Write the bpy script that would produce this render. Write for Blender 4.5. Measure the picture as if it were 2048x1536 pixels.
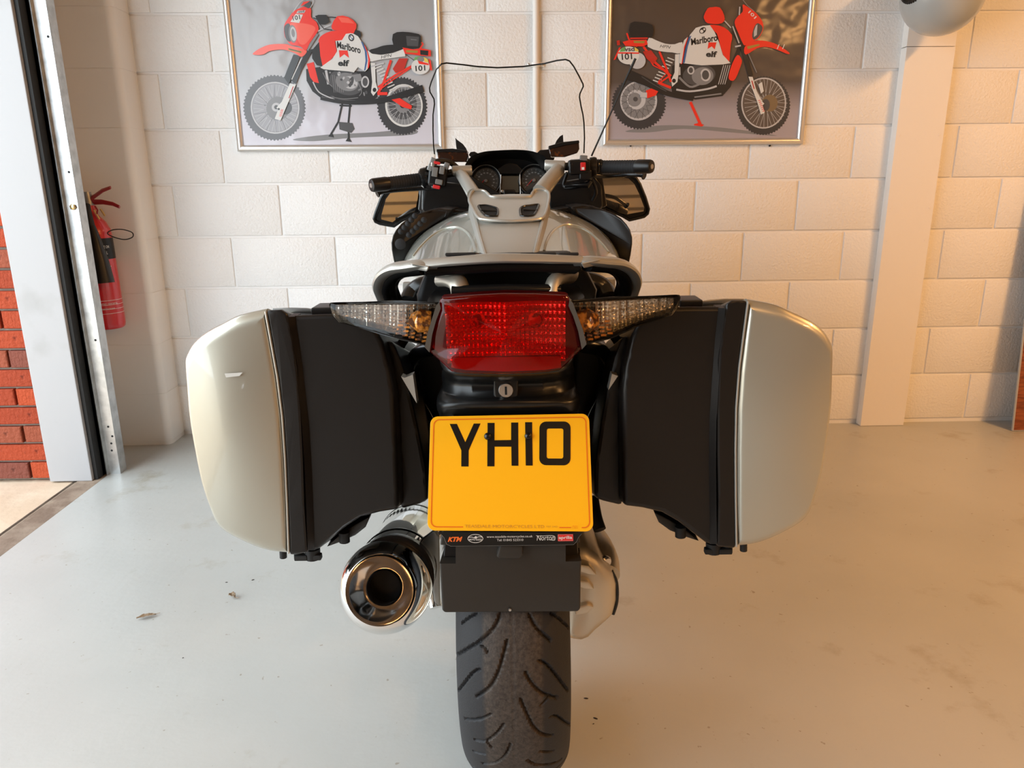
import bpy, bmesh, math, random
import numpy as np
from mathutils import Vector, Matrix, noise
random.seed(7)
PI = math.pi
C = bpy.context.scene.collection
for o in list(bpy.data.objects):
    bpy.data.objects.remove(o)

# ------------------------------------------------------------------ camera, light, exposure
F, H = 1470.0, 1.1156
PITCH, ROLL, YAW = math.radians(15.23), math.radians(.49), math.radians(1.39)
def cam_axes():
    cy, sy, c, s = math.cos(YAW), math.sin(YAW), math.cos(PITCH), math.sin(PITCH)
    fwd = Vector((sy*c, cy*c, -s)); right = Vector((cy, -sy, 0)); down = -right.cross(fwd)
    cr, sr = math.cos(ROLL), math.sin(ROLL)
    return cr*right+sr*down, -sr*right+cr*down, fwd
CR, CD, CF = cam_axes()
cd = bpy.data.cameras.new('camera'); cam = bpy.data.objects.new('camera', cd); C.objects.link(cam)
cd.sensor_width = 36; cd.lens = F/2048*36; cd.clip_start = .02
cam.matrix_world = Matrix.Translation((0, 0, H)) @ Matrix((CR, -CD, -CF)).transposed().to_4x4()
bpy.context.scene.camera = cam
vs = bpy.context.scene.view_settings
bpy.context.scene.display_settings.display_device = 'sRGB'
vs.view_transform = 'Standard'; vs.look = 'None'; vs.gamma = 1; vs.use_curve_mapping = False
vs.exposure = 0.0

w = bpy.data.worlds.new('sky'); bpy.context.scene.world = w; w.use_nodes = True
bg = w.node_tree.nodes['Background']; bg.inputs[0].default_value = (.83, .93, 1, 1); bg.inputs[1].default_value = 5.3

def area(name, loc, target, size, power, col, sy=None, portal=False):
    l = bpy.data.lights.new(name, 'AREA'); l.energy = power; l.color = col; l.size = size
    if sy: l.shape = 'RECTANGLE'; l.size_y = sy
    if portal: l.cycles.is_portal = True
    o = bpy.data.objects.new(name, l); C.objects.link(o); o.location = loc
    o.rotation_euler = (Vector(target)-Vector(loc)).to_track_quat('-Z', 'Y').to_euler()
    return o
area('door_daylight_portal', (-1.95, .6, 1.35), (0, .6, 1.35), 4.2, 1, (1, 1, 1), 2.7, portal=True)
LAMPS = [((3.0, 1.1, 2.72), 88), ((3.0, -1.3, 2.72), 48), ((.9, -1.9, 2.72), 20)]
for lp, pw in LAMPS:
    area('strip_lamp_light', lp, (lp[0], lp[1], 0), .16, pw, (1, .50, .17), 1.15)

# ------------------------------------------------------------------ helpers
def mat(name, col=(.5, .5, .5), rough=.5, metal=0., coat=0., spec=.5, bump=None, var=None, aniso=0, trans=0, ior=1.45, emit=None, noise_rough=None):
    m = bpy.data.materials.new(name); m.use_nodes = True
    nt = m.node_tree; b = nt.nodes['Principled BSDF']
    b.inputs['Base Color'].default_value = (*col, 1); b.inputs['Roughness'].default_value = rough
    b.inputs['Metallic'].default_value = metal; b.inputs['Coat Weight'].default_value = coat
    b.inputs['Coat Roughness'].default_value = .04
    b.inputs['Specular IOR Level'].default_value = spec
    b.inputs['Transmission Weight'].default_value = trans; b.inputs['IOR'].default_value = ior
    if emit: b.inputs['Emission Color'].default_value = (*emit[0], 1); b.inputs['Emission Strength'].default_value = emit[1]
    tc = nt.nodes.new('ShaderNodeTexCoord')
    if bump:   # (scale, strength, detail)
        n = nt.nodes.new('ShaderNodeTexNoise'); n.inputs['Scale'].default_value = bump[0]; n.inputs['Detail'].default_value = bump[2]
        bp = nt.nodes.new('ShaderNodeBump'); bp.inputs['Strength'].default_value = bump[1]; bp.inputs['Distance'].default_value = bump[3] if len(bump) > 3 else .002
        nt.links.new(tc.outputs['Object'], n.inputs['Vector']); nt.links.new(n.outputs[0], bp.inputs['Height'])
        nt.links.new(bp.outputs[0], b.inputs['Normal'])
    if var:    # (scale, colour2, lo, hi)
        n = nt.nodes.new('ShaderNodeTexNoise'); n.inputs['Scale'].default_value = var[0]; n.inputs['Detail'].default_value = 5
        r = nt.nodes.new('ShaderNodeValToRGB'); r.color_ramp.elements[0].position = var[2]; r.color_ramp.elements[1].position = var[3]
        r.color_ramp.elements[0].color = (*col, 1); r.color_ramp.elements[1].color = (*var[1], 1)
        nt.links.new(tc.outputs['Object'], n.inputs['Vector']); nt.links.new(n.outputs[0], r.inputs[0]); nt.links.new(r.outputs[0], b.inputs['Base Color'])
    return m

def link(name, me, m=None, parent=None, smooth=False, kind=None, label=None):
    o = bpy.data.objects.new(name, me); C.objects.link(o)
    if m is not None:
        for mm in (m if isinstance(m, (list, tuple)) else [m]): me.materials.append(mm)
    if parent: o.parent = parent
    if smooth: sm(me, 40 if smooth is True else smooth)
    if kind: o['kind'] = kind
    if label: o['label'] = label
    return o
def sm(me, ang):
    for p in me.polygons: p.use_smooth = True
    me.set_sharp_from_angle(angle=math.radians(ang))
def mesh(v, f, name='m'):
    me = bpy.data.meshes.new(name); me.from_pydata([tuple(p) for p in v], [], [tuple(x) for x in f]); me.validate(); 
    bm = bmesh.new(); bm.from_mesh(me); bmesh.ops.recalc_face_normals(bm, faces=bm.faces); bm.to_mesh(me); bm.free()
    return me
class MB:
    """collects shapes into one mesh"""
    def __init__(s): s.v = []; s.f = []; s.mi = []; s.m = 0
    def add(s, v, f):
        k = len(s.v); s.v += [Vector(p) for p in v]; s.f += [tuple(i+k for i in q) for q in f]; s.mi += [s.m]*len(f); return s
    def box(s, c, d, rot=None):
        x, y, z = d[0]/2, d[1]/2, d[2]/2
        vs_ = [Vector((a*x, b*y, e*z)) for a in (-1, 1) for b in (-1, 1) for e in (-1, 1)]
        if rot is not None: vs_ = [rot @ p for p in vs_]
        return s.add([p+Vector(c) for p in vs_], [(0,1,3,2),(4,6,7,5),(0,4,5,1),(2,3,7,6),(0,2,6,4),(1,5,7,3)])
    def tube(s, pts, r, n=12, cap=True, flat=None):
        """swept round bar; r a number or a list; flat=(scale_normal, scale_binormal)"""
        pts = [Vector(p) for p in pts]; N = len(pts)
        rs = [float(q) for q in (r if isinstance(r, (list, tuple)) else [r]*N)]
        T = []
        for i in range(N):
            a = pts[max(i-1, 0)]; b = pts[min(i+1, N-1)]; T.append((b-a).normalized())
        u = T[0].orthogonal().normalized()
        if flat is not None and len(flat) > 2: u = (Vector(flat[2]) - T[0]*Vector(flat[2]).dot(T[0])).normalized()
        V = []; Fc = []
        for i in range(N):
            u = (u - T[i]*u.dot(T[i])).normalized(); w_ = T[i].cross(u)
            fx, fy = (flat[0], flat[1]) if flat is not None else (1, 1)
            for k in range(n):
                a = 2*PI*k/n; V.append(pts[i]+rs[i]*(u*math.cos(a)*fx+w_*math.sin(a)*fy))
        for i in range(N-1):
            for k in range(n): Fc.append((i*n+k, i*n+(k+1) % n, (i+1)*n+(k+1) % n, (i+1)*n+k))
        if cap: Fc.append(tuple(range(n-1, -1, -1))); Fc.append(tuple((N-1)*n+k for k in range(n)))
        return s.add(V, Fc)
    def lathe(s, prof, org, axis, n=32, closed=False):
        """prof: list of (t, r): t along axis"""
        org = Vector(org); ax = Vector(axis).normalized(); u = ax.orthogonal().normalized(); w_ = ax.cross(u)
        V = []; Fc = []
        for t, r in prof:
            for k in range(n):
                a = 2*PI*k/n; V.append(org+ax*t+r*(u*math.cos(a)+w_*math.sin(a)))
        M = len(prof)
        for i in range(M-1):
            for k in range(n): Fc.append((i*n+k, i*n+(k+1) % n, (i+1)*n+(k+1) % n, (i+1)*n+k))
        if closed:
            for k in range(n): Fc.append(((M-1)*n+k, (M-1)*n+(k+1) % n, (k+1) % n, k))
        return s.add(V, Fc)
    def loft(s, rings, closed=True, caps=True):
        n = len(rings[0]); V = [p for r in rings for p in r]; Fc = []
        for i in range(len(rings)-1):
            for k in range(n if closed else n-1): Fc.append((i*n+k, i*n+(k+1) % n, (i+1)*n+(k+1) % n, (i+1)*n+k))
        if caps: Fc.append(tuple(range(n-1, -1, -1))); Fc.append(tuple((len(rings)-1)*n+k for k in range(n)))
        return s.add(V, Fc)
    def build(s, name, m=None, parent=None, smooth=True, bevel=0, seg=2, kind=None, label=None, tri=False):
        me = bpy.data.meshes.new(name); me.from_pydata([tuple(p) for p in s.v], [], s.f)
        for p, i in zip(me.polygons, s.mi): p.material_index = i
        bm = bmesh.new(); bm.from_mesh(me)
        bmesh.ops.recalc_face_normals(bm, faces=bm.faces)
        if bevel:
            e = [x for x in bm.edges if len(x.link_faces) == 2 and x.calc_face_angle(0) > math.radians(35)]
            bmesh.ops.bevel(bm, geom=e, offset=bevel, segments=seg, profile=.5, affect='EDGES', clamp_overlap=True)
        ng = [f for f in bm.faces if len(f.verts) > 4]
        if ng: bmesh.ops.triangulate(bm, faces=ng, ngon_method='EAR_CLIP')
        bm.to_mesh(me); bm.free()
        o = link(name, me, m, parent, smooth, kind, label)
        if bevel and smooth:
            wn = o.modifiers.new('wn', 'WEIGHTED_NORMAL'); wn.keep_sharp = True; wn.weight = 100
        return o

def empty(name, loc=(0, 0, 0), parent=None, label=None, cat=None, group=None, kind=None):
    o = bpy.data.objects.new(name, None); C.objects.link(o); o.location = loc; o.empty_display_size = .05
    if parent: o.parent = parent
    return tag(o, label, cat, group, kind)
def tag(o, label=None, cat=None, group=None, kind=None):
    if label: o['label'] = label
    if cat: o['category'] = cat
    if group: o['group'] = group
    if kind: o['kind'] = kind
    return o
def cr(pts, n=8, closed=False):
    """Catmull-Rom through points"""
    P = [Vector(p) for p in pts]; N = len(P); out = []
    for i in range(N if closed else N-1):
        if closed: a, b, c, d = P[i-1], P[i], P[(i+1) % N], P[(i+2) % N]
        else: a, b, c, d = P[max(i-1, 0)], P[i], P[i+1], P[min(i+2, N-1)]
        for k in range(n):
            t = k/n; out.append(.5*((2*b)+(c-a)*t+(2*a-5*b+4*c-d)*t*t+(3*b-a-3*c+d)*t**3))
    if not closed: out.append(P[-1])
    return out
def ray(x, y): x, y = float(x), float(y); return (x-1024)/F*CR+(y-768)/F*CD+CF
def onY(x, y, Y): v = ray(x, y); t = float(Y)/v.y; return Vector((v.x*t, Y, H+v.z*t))
def onZ(x, y, Z=0): v = ray(x, y); t = (Z-H)/v.z; return Vector((v.x*t, v.y*t, Z))
def dome(mb, poly, c, depth, rnd, bulge, n=10, draft=1.0, shift=Vector((0, 0, 0)), back=True):
    """solid whose outline is poly - softly domed face towards -y, rounded rim, walls running forward by depth"""
    c = Vector(c); fwd = Vector((0, 1, 0)); R = sum(math.hypot((p-c).x, (p-c).z) for p in poly)/len(poly)
    xs = [p.x for p in poly]; zs = [p.z for p in poly]; xc, zc_ = (min(xs)+max(xs))/2, (min(zs)+max(zs))/2; hx, hz = (max(xs)-min(xs))*.56, (max(zs)-min(zs))*.56
    def g(p): return p-fwd*bulge*(1-((p.x-xc)/hx)**2)*(1-((p.z-zc_)/hz)**2)
    rs = [c+(p-c)*draft+fwd*depth+shift for p in poly], [c+(p-c)*(1+(draft-1)*.5)+fwd*depth*.5+shift*.5 for p in poly], [g(p)+fwd*rnd for p in poly]
    rs = list(rs)
    for k in range(1, 7):
        a = k/6*PI/2; ins = rnd*(1-math.cos(a))/R
        rs.append([g(c+(p-c)*(1-ins))+fwd*(rnd*(1-math.sin(a))) for p in poly])
    s0 = 1-rnd/R
    for k in range(1, n):
        q = s0*(1-k/n); rs.append([g(c+(p-c)*q) for p in poly])
    m = len(poly)
    if not back: rs = rs[2:]
    k0 = len(mb.v); mb.loft(rs, True, False)
    mb.v.append(g(c)); t = len(mb.v)-1; b = k0+(len(rs)-1)*m
    for k in range(m): mb.f.append((b+k, b+(k+1) % m, t)); mb.mi.append(mb.m)
    if back: mb.f.append(tuple(k0+k for k in range(m))); mb.mi.append(mb.m)
    return mb
def slab(mb, front, back):
    """prism between two equal outlines"""
    return mb.loft([front, back], True, True)

# ------------------------------------------------------------------ materials
M = {}
M['block'] = mat('painted_block', (.83, .825, .82), .42, bump=(95, .9, 7, .004), spec=.45)
M['mortar'] = mat('painted_mortar', (.83, .825, .82), .5, bump=(60, .5, 4, .003))
M['plaster'] = mat('painted_plaster', (.83, .80, .765), .45, bump=(40, .25, 3, .002))
M['white_post'] = mat('white_painted_post', (.42, .42, .43), .45, bump=(14, .2, 4, .002), var=(6, (.33, .325, .32), .55, .85))
M['galv'] = mat('galvanised_steel', (.62, .63, .63), .32, metal=.9, bump=(60, .15, 3, .001), var=(30, (.45, .46, .46), .4, .7))
M['steel_dark'] = mat('dull_steel_channel', (.34, .34, .33), .38, metal=.8, var=(12, (.16, .16, .155), .4, .75))
M['rubber'] = mat('black_rubber_seal', (.012, .012, .012), .6)
M['brick'] = [mat('red_brick_%d' % i, c, .85, bump=(70, 1, 8, .006), var=(28, (c[0]*.55, c[1]*.5, c[2]*.5), .62, .72)) for i, c in enumerate([(.36, .05, .014), (.31, .042, .012), (.41, .06, .016), (.20, .055, .035), (.28, .065, .03)])]
M['brick_mortar'] = mat('brick_mortar', (.34, .29, .24), .9, bump=(90, .8, 6, .004))
M['silver'] = mat('sage_silver_paint', (.50, .485, .41), .32, metal=.6, coat=1)
M['silver_tank'] = mat('sage_silver_tank_paint', (.42, .44, .39), .30, metal=.4, coat=1)
M['satin'] = mat('satin_silver_paint', (.50, .49, .45), .36, metal=.6, coat=.2, bump=(900, .04, 2, .0005))
M['alu'] = mat('cast_aluminium', (.66, .60, .50), .40, metal=.75, bump=(120, .2, 3, .001))
M['black'] = mat('black_textured_plastic', (.011, .009, .008), .34, spec=.4, bump=(700, .12, 2, .0006))
M['gloss_black'] = mat('gloss_black_plastic', (.008, .008, .008), .22)
M['cowl'] = mat('smooth_black_cowl', (.006, .006, .006), .3)
M['fillet'] = mat('smoked_grey_plastic', (.09, .082, .072), .35)
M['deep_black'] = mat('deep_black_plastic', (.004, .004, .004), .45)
M['brown_black'] = mat('dusty_black_plastic', (.024, .020, .016), .45, bump=(500, .1, 2, .0006), var=(180, (.06, .052, .045), .72, .82))
M['grip'] = mat('grip_rubber', (.010, .010, .011), .75, bump=(500, .4, 2, .001))
M['chrome'] = mat('chrome', (.86, .85, .83), .05, metal=1)
M['ring_chrome'] = mat('brushed_chrome', (.80, .78, .76), .09, metal=1)
M['steel'] = mat('brushed_steel', (.62, .58, .54), .3, metal=1)
M['soot_recess'] = mat('soot_and_recess_black', (.004, .004, .004), .8)  # soot in the outlet pipe; elsewhere painted shade inside recesses
M['yellow'] = mat('yellow_plate', (1.0, .495, .004), .4, coat=.1)
M['plate_black'] = mat('plate_black_print', (.008, .007, .006), .35, coat=.05, spec=.3)
M['plate_line'] = mat('plate_border_print', (.80, .16, .01), .35)
M['plate_faint'] = mat('plate_supplier_print', (.62, .30, .03), .35)
M['white_print'] = mat('white_print', (.75, .73, .70), .4)
M['orange_print'] = mat('orange_print', (.9, .16, .02), .4)
M['red_print'] = mat('red_print', (.72, .02, .015), .4)
M['red_paint'] = mat('red_extinguisher_paint', (.56, .012, .016), .28, coat=.6)
M['dark_red'] = mat('dark_red_lever_paint', (.28, .012, .015), .35, coat=.3)
M['brass'] = mat('brass', (.72, .55, .28), .3, metal=1)
M['red_button'] = mat('red_button', (.55, .02, .02), .35)
M['grey_button'] = mat('grey_button', (.15, .145, .135), .4)
M['gauge'] = mat('gauge_face', (.045, .045, .043), .35)
M['gauge_mark'] = mat('gauge_marks', (.22, .22, .21), .5)
M['lcd'] = mat('display_panel', (.09, .07, .045), .35, coat=.1)
M['mirror'] = mat('mirror_glass', (.82, .78, .72), .02, metal=1)
M['frame_alu'] = mat('anodised_frame', (.74, .73, .71), .3, metal=.75)
M['amber'] = mat('amber_bulb', (1.0, .40, .06), .15, coat=.8, bump=(160, .8, 1, .004), var=(110, (.18, .06, .02), .46, .56))
M['amber_fluid'] = mat('amber_reservoir', (.025, .010, .006), .15, coat=.6, var=(60, (.16, .04, .008), .55, .72))
M['reflector'] = mat('reflector_chrome', (.97, .94, .88), .22, metal=1, bump=(300, .25, 2, .002))
M['leaf'] = mat('dry_leaf', (.20, .12, .06), .8, bump=(80, .6, 3, .002), var=(50, (.42, .33, .24), .4, .6))
M['grit'] = mat('dark_grit', (.03, .022, .02), .8)
M['dome_grey'] = mat('glossy_grey_shell', (.40, .42, .42), .28, coat=.6)
M['ceil'] = mat('timber_ceiling', (.55, .36, .17), .7, var=(3, (.40, .30, .2), .4, .7))
M['beam'] = mat('timber_beam', (.16, .11, .06), .7)
M['conc'] = mat('outside_concrete', (.60, .46, .33), .85, bump=(40, .5, 6, .004), var=(5, (.70, .58, .44), .4, .7))
M['threshold'] = mat('worn_threshold', (.20, .14, .10), .8, bump=(40, .7, 5, .004), var=(9, (.36, .28, .21), .4, .65))
M['cream'] = mat('workshop_wall_paint', (.30, .27, .23), .7)

def glassy(name, col, gloss=.5, tint=.9):
    m = bpy.data.materials.new(name); m.use_nodes = True; nt = m.node_tree; nt.nodes.clear()
    out = nt.nodes.new('ShaderNodeOutputMaterial'); mx = nt.nodes.new('ShaderNodeMixShader')
    t = nt.nodes.new('ShaderNodeBsdfTransparent'); t.inputs[0].default_value = (*col, 1)
    g = nt.nodes.new('ShaderNodeBsdfGlossy'); g.inputs['Roughness'].default_value = .03
    fr = nt.nodes.new('ShaderNodeFresnel'); fr.inputs[0].default_value = gloss
    nt.links.new(fr.outputs[0], mx.inputs[0]); nt.links.new(t.outputs[0], mx.inputs[1]); nt.links.new(g.outputs[0], mx.inputs[2]); nt.links.new(mx.outputs[0], out.inputs[0])
    return m
M['clear_lens'] = glassy('clear_lens', (.99, .98, .97), 1.35)
M['red_lens'] = glassy('red_lens', (.80, .02, .015), 1.42)
_nt = M['red_lens'].node_tree; _df = _nt.nodes.new('ShaderNodeBsdfTranslucent'); _df.inputs[0].default_value = (.8, .01, .008, 1); _d2 = _nt.nodes.new('ShaderNodeBsdfDiffuse'); _d2.inputs[0].default_value = (.62, .006, .006, 1)
_ad = _nt.nodes.new('ShaderNodeMixShader'); _m2 = _nt.nodes.new('ShaderNodeMixShader'); _tr = [x for x in _nt.nodes if x.type == 'BSDF_TRANSPARENT'][0]; _mx = [x for x in _nt.nodes if x.type == 'MIX_SHADER' and x.inputs[1].is_linked][0]
_nt.links.new(_df.outputs[0], _ad.inputs[1]); _nt.links.new(_d2.outputs[0], _ad.inputs[2]); _m2.inputs[0].default_value = .10; _nt.links.new(_tr.outputs[0], _m2.inputs[1]); _nt.links.new(_ad.outputs[0], _m2.inputs[2]); _nt.links.new(_m2.outputs[0], _mx.inputs[1])
M['screen'] = glassy('clear_windscreen', (.975, .98, .975), 1.25)
M['smoke'] = glassy('dial_glass', (.9, .9, .9), 1.4)

def floor_mat():
    m = mat('painted_concrete_floor', (.42, .43, .41), .3, coat=0)
    nt = m.node_tree; b = nt.nodes['Principled BSDF']; tc = nt.nodes.new('ShaderNodeTexCoord')
    def N(s, d=4, r=.5):
        n = nt.nodes.new('ShaderNodeTexNoise'); n.inputs['Scale'].default_value = s; n.inputs['Detail'].default_value = d; n.inputs['Roughness'].default_value = r
        nt.links.new(tc.outputs['Object'], n.inputs['Vector']); return n
    def ramp(src, a, b_, ca, cb):
        r = nt.nodes.new('ShaderNodeValToRGB'); r.color_ramp.elements[0].position = a; r.color_ramp.elements[1].position = b_
        r.color_ramp.elements[0].color = (*ca, 1); r.color_ramp.elements[1].color = (*cb, 1); nt.links.new(src, r.inputs[0]); return r.outputs[0]
    def mul(a, b_, f=1.0, mode='MULTIPLY'):
        x = nt.nodes.new('ShaderNodeMix'); x.data_type = 'RGBA'; x.blend_type = mode; x.inputs[0].default_value = f
        nt.links.new(a, x.inputs[6]); nt.links.new(b_, x.inputs[7]); return x.outputs[2]
    base = ramp(N(1.3, 5).outputs[0], .35, .7, (.50, .50, .475), (.42, .425, .405))
    stain = ramp(N(3.1, 8, .68).outputs[0], .585, .72, (1, 1, 1), (.72, .65, .55))
    specks = ramp(N(55, 3).outputs[0], .70, .735, (1, 1, 1), (.62, .55, .47))
    mp = nt.nodes.new('ShaderNodeMapping'); mp.inputs['Scale'].default_value = (1, 7, 1); mp.inputs['Rotation'].default_value = (0, 0, .25)
    nt.links.new(tc.outputs['Object'], mp.inputs[0])
    sn = nt.nodes.new('ShaderNodeTexNoise'); sn.inputs['Scale'].default_value = 9; sn.inputs['Detail'].default_value = 9; sn.inputs['Roughness'].default_value = .75
    nt.links.new(mp.outputs[0], sn.inputs['Vector'])
    scuff = ramp(sn.outputs[0], .66, .70, (1, 1, 1), (.74, .70, .62))
    c = mul(mul(mul(base, stain, .9), specks, .9), scuff, .75)
    nt.links.new(c, b.inputs['Base Color'])
    rr = nt.nodes.new('ShaderNodeMapRange'); rr.inputs[3].default_value = .22; rr.inputs[4].default_value = .48
    nt.links.new(N(4, 5).outputs[0], rr.inputs[0]); nt.links.new(rr.outputs[0], b.inputs['Roughness'])
    bp = nt.nodes.new('ShaderNodeBump'); bp.inputs['Strength'].default_value = .25; bp.inputs['Distance'].default_value = .003
    nt.links.new(N(38, 6).outputs[0], bp.inputs['Height']); nt.links.new(bp.outputs[0], b.inputs['Normal'])
    return m
M['floor'] = floor_mat()

# ------------------------------------------------------------------ the setting
D = 3.2902                      # plane of the back wall's block faces
XL = -1.69; XO = -1.56          # inner left wall; inner edge of the door opening
CO = .2215; ZB = .0165          # course height, lowest joint
def structure(mb, name, m, parent=None, **kw): return mb.build(name, m, parent, kind='structure' if parent is None else None, **kw)
structure(MB().box((1.15, -.45, -.05), (5.42, 7.9, .1)).box((-1.635, 3.13, -.05), (.15, .62, .1)), 'floor', M['floor'], smooth=False)
structure(MB().box((-3.975, .5, -.056), (4.85, 9, .1)), 'pavement', M['conc'], smooth=False)
th = MB(); th.box((XO-.045, 1.1, -.006), (.09, 3.5, .012)); th.box((XO-.105, 1.1, -.012), (.02, 3.5, .012))
structure(th, 'trim_1', M['threshold'], bevel=.003)

wall = structure(MB().box((1.15, D+.056, 1.4), (5.8, .1, 2.8)), 'wall_back', M['mortar'], smooth=False)
blk_cache = {}
def block_mesh(wd, ht, dp=.022, key='b', variant=0):
    k = (round(wd, 3), round(ht, 3), key, variant)
    if k in blk_cache: return blk_cache[k]
    mb = MB().box((0, 0, 0), (wd, dp, ht)); me = bpy.data.meshes.new('block'); me.from_pydata([tuple(p) for p in mb.v], [], mb.f)
    bm = bmesh.new(); bm.from_mesh(me); bmesh.ops.recalc_face_normals(bm, faces=bm.faces)
    bmesh.ops.bevel(bm, geom=[e for e in bm.edges if all(v.co.y < 0 for v in e.verts)], offset=.0035, segments=2, profile=.5, affect='EDGES')
    bm.to_mesh(me); bm.free(); me.materials.append(M['block']); sm(me, 30); blk_cache[k] = me; return me
JX = -1.1385
for n in range(-1, 13):
    z0 = max(ZB+CO*(n-1)+.005, 0.0); z1 = min(ZB+CO*n-.005, 2.8)
    if z1-z0 < .03: continue
    # courses 3 (.681..) etc: joints of even index lie in courses F, D, H
    odd = (n % 2 == 0)         # course n spans joints n-1..n ; course 4 (joints 3..4) = row F, even lattice
    k = -3 if not odd else -4
    par = 0 if n in (4, 6, 2, 8, 10, 12, 0) else 1
    # row F (between line 4 and line 3) is n=4 -> even lattice indices
    k = -4+par
    while True:
        xa = JX+.225*k+.005; xb = JX+.225*(k+2)-.005; k += 2
        if xa > 3.8: break
        xa = max(xa, XL-.0); xb = min(xb, 3.84)
        if xb-xa < .03: continue
        o = link('block', block_mesh(xb-xa, z1-z0), None, wall)
        o.location = ((xa+xb)/2, D+.011+random.uniform(-.0006, .0006), (z0+z1)/2)
        o.rotation_euler = (random.uniform(-.002, .002), random.uniform(-.0015, .0015), random.uniform(-.0015, .0015))
# smooth rendered pillar on the right
pil = MB().box((1.822, D-.0225+.004, .6+.6685), (.206, .053, 2.537-1.0)).build('trim_2', M['plaster'], None, bevel=.002, kind='structure')
pz = onY(1850, 93, D-.045).z
pil.data.clear_geometry() if False else None
bpy.data.objects.remove(pil)
pil = MB().box((1.822, D-.0225, pz/2), (.206, .045, pz-.002)).build('trim_2', M['plaster'], None, bevel=.002, kind='structure')
MB().box((1.822, D-.0215, (pz+2.8)/2), (.206, .043, 2.8-pz-.002)).build('panel', M['plaster'], pil, bevel=.002)
for zz in (.42, .86, 1.0, 1.3):
    for xx in (1.735, 1.905):
        MB().lathe([(0, .003), (.001, .004), (.0015, .002), (.0015, 0)], (xx, D-.0455, zz), (0, -1, 0), 10).build('fixing', M['plaster'], pil)
# left corner pilaster of bullnosed blocks
pl = empty('trim_3', (0, 0, 0), kind='structure')
PX0, PX1, PYF = XL, -1.452, 3.148
def bullnose(x0, x1, yf, yb, r, z0, z1):
    ring = [(x0, yb), (x0, yf)]+[(x1-r+r*math.sin(a), yf+r-r*math.cos(a)) for a in [i/8*PI/2 for i in range(9)]]+[(x1, yb)]
    return [Vector((x, y, z0)) for x, y in ring], [Vector((x, y, z1)) for x, y in ring]
for n in range(0, 13):
    z0 = max(ZB+CO*(n-1)+.0015, 0); z1 = min(ZB+CO*n-.0015, 2.8)
    if z1-z0 < .01: continue
    a, b = bullnose(PX0, PX1, PYF, D, .03, z0, z1)
    MB().loft([a, b]).build('block', M['plaster'], pl, bevel=0, smooth=40)
a, b = bullnose(PX0+.001, PX1-.0015, PYF+.0015, D, .03, 0, 2.8)
MB().loft([a, b]).build('core', M['plaster'], pl, smooth=40)
# left wall : stub behind the door track, header, and the stretch behind the camera
wl = structure(MB().box((XL-.06, 3.06, 1.4), (.12, .57, 2.8)), 'wall_left', M['plaster'], smooth=False)
MB().box((XL-.06, .9, 2.78), (.12, 3.8, .25)).build('header', M['plaster'], wl, smooth=False)
MB().box((XL-.06, -2.7, 1.4), (.12, 3.3, 2.8)).build('stretch', M['cream'], wl, smooth=False)
# back of the workshop, right wall, ceiling
structure(MB().box((1.15, -4.4, 1.4), (5.8, .1, 2.8)), 'wall_front', M['cream'], smooth=False)
structure(MB().box((3.9, -.5, 1.4), (.1, 7.7, 2.8)), 'wall_right', M['cream'], smooth=False)
cl = structure(MB().box((1.15, -.5, 2.86), (5.8, 7.9, .08)), 'ceiling', M['ceil'], smooth=False)
for i in range(11):
    MB().box((1.15, -4+i*.7, 2.79), (5.3, .05, .06)).build('beam', M['beam'], cl, smooth=False)
for i in range(38):
    MB().box((1.15, -4.2+i*.2, 2.812), (5.5, .022, .016)).build('batten', M['beam'], cl, smooth=False)
for x in (-.4, 1.6, 3.2):
    MB().box((x, -.5, 2.745), (.09, 7.6, .03)).build('beam', M['beam'], cl, smooth=False)
for lp, pw in LAMPS:
    lo = MB().box((lp[0], lp[1], lp[2]+.035), (.2, 1.2, .04)).build('strip_lamp', M['white_post'], None, bevel=.004)
    tag(lo, {88: 'ceiling strip lamp nearest the back wall on the right', 48: 'ceiling strip lamp on the right, further from the posters', 20: 'ceiling strip lamp at the front of the workshop, behind the viewer'}[pw], 'lamp', 'ceiling strip lamps')

# door opening: white post, seal, steel channel, galvanised angle
dr = empty('door_1', (0, 0, 0), kind='structure')
YD = 2.735
MB().box((-1.672, YD+.06, 1.3), (.165, .12, 2.6)).build('post', M['white_post'], dr, bevel=.004)
MB().box((-1.582, YD+.045, 1.3), (.016, .06, 2.6)).build('seal', M['rubber'], dr, bevel=.002)
ch = MB()
ch.box((-1.566, YD+.090, 1.3), (.05, .004, 2.6)); ch.box((-1.5755, YD+.072, 1.3), (.003, .034, 2.6)); ch.box((-1.5655, YD+.080, 1.3), (.0025, .018, 2.6)); ch.box((-1.582, YD+.085, 1.3), (.004, .012, 2.6))
ch.build('channel', M['steel_dark'], dr, smooth=False)
ga = MB(); ga.box((-1.538, YD+.075, 1.3), (.046, .003, 2.6)); ga.box((-1.516, YD+.1, 1.3), (.003, .05, 2.6)); ga.box((-1.5605, YD+.068, 1.3), (.003, .02, 2.6))
ga.build('angle', M['galv'], dr, smooth=False)
for z in (.1, .13, .16, .20, .55, 1.17, 1.62, 2.0):
    MB().lathe([(0, .0045), (.0006, .0045), (.0006, 0)], (-1.53+random.uniform(-.006, .006), YD+.0735, z), (0, -1, 0), 10).build('hole', M['rubber'], dr)
bh = onY(146, 414, YD+.07)
MB().lathe([(0, .011), (.004, .011), (.006, .008), (.006, 0)], bh, (0, -1, 0), 6).build('bolt', M['brass'], dr)

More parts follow.
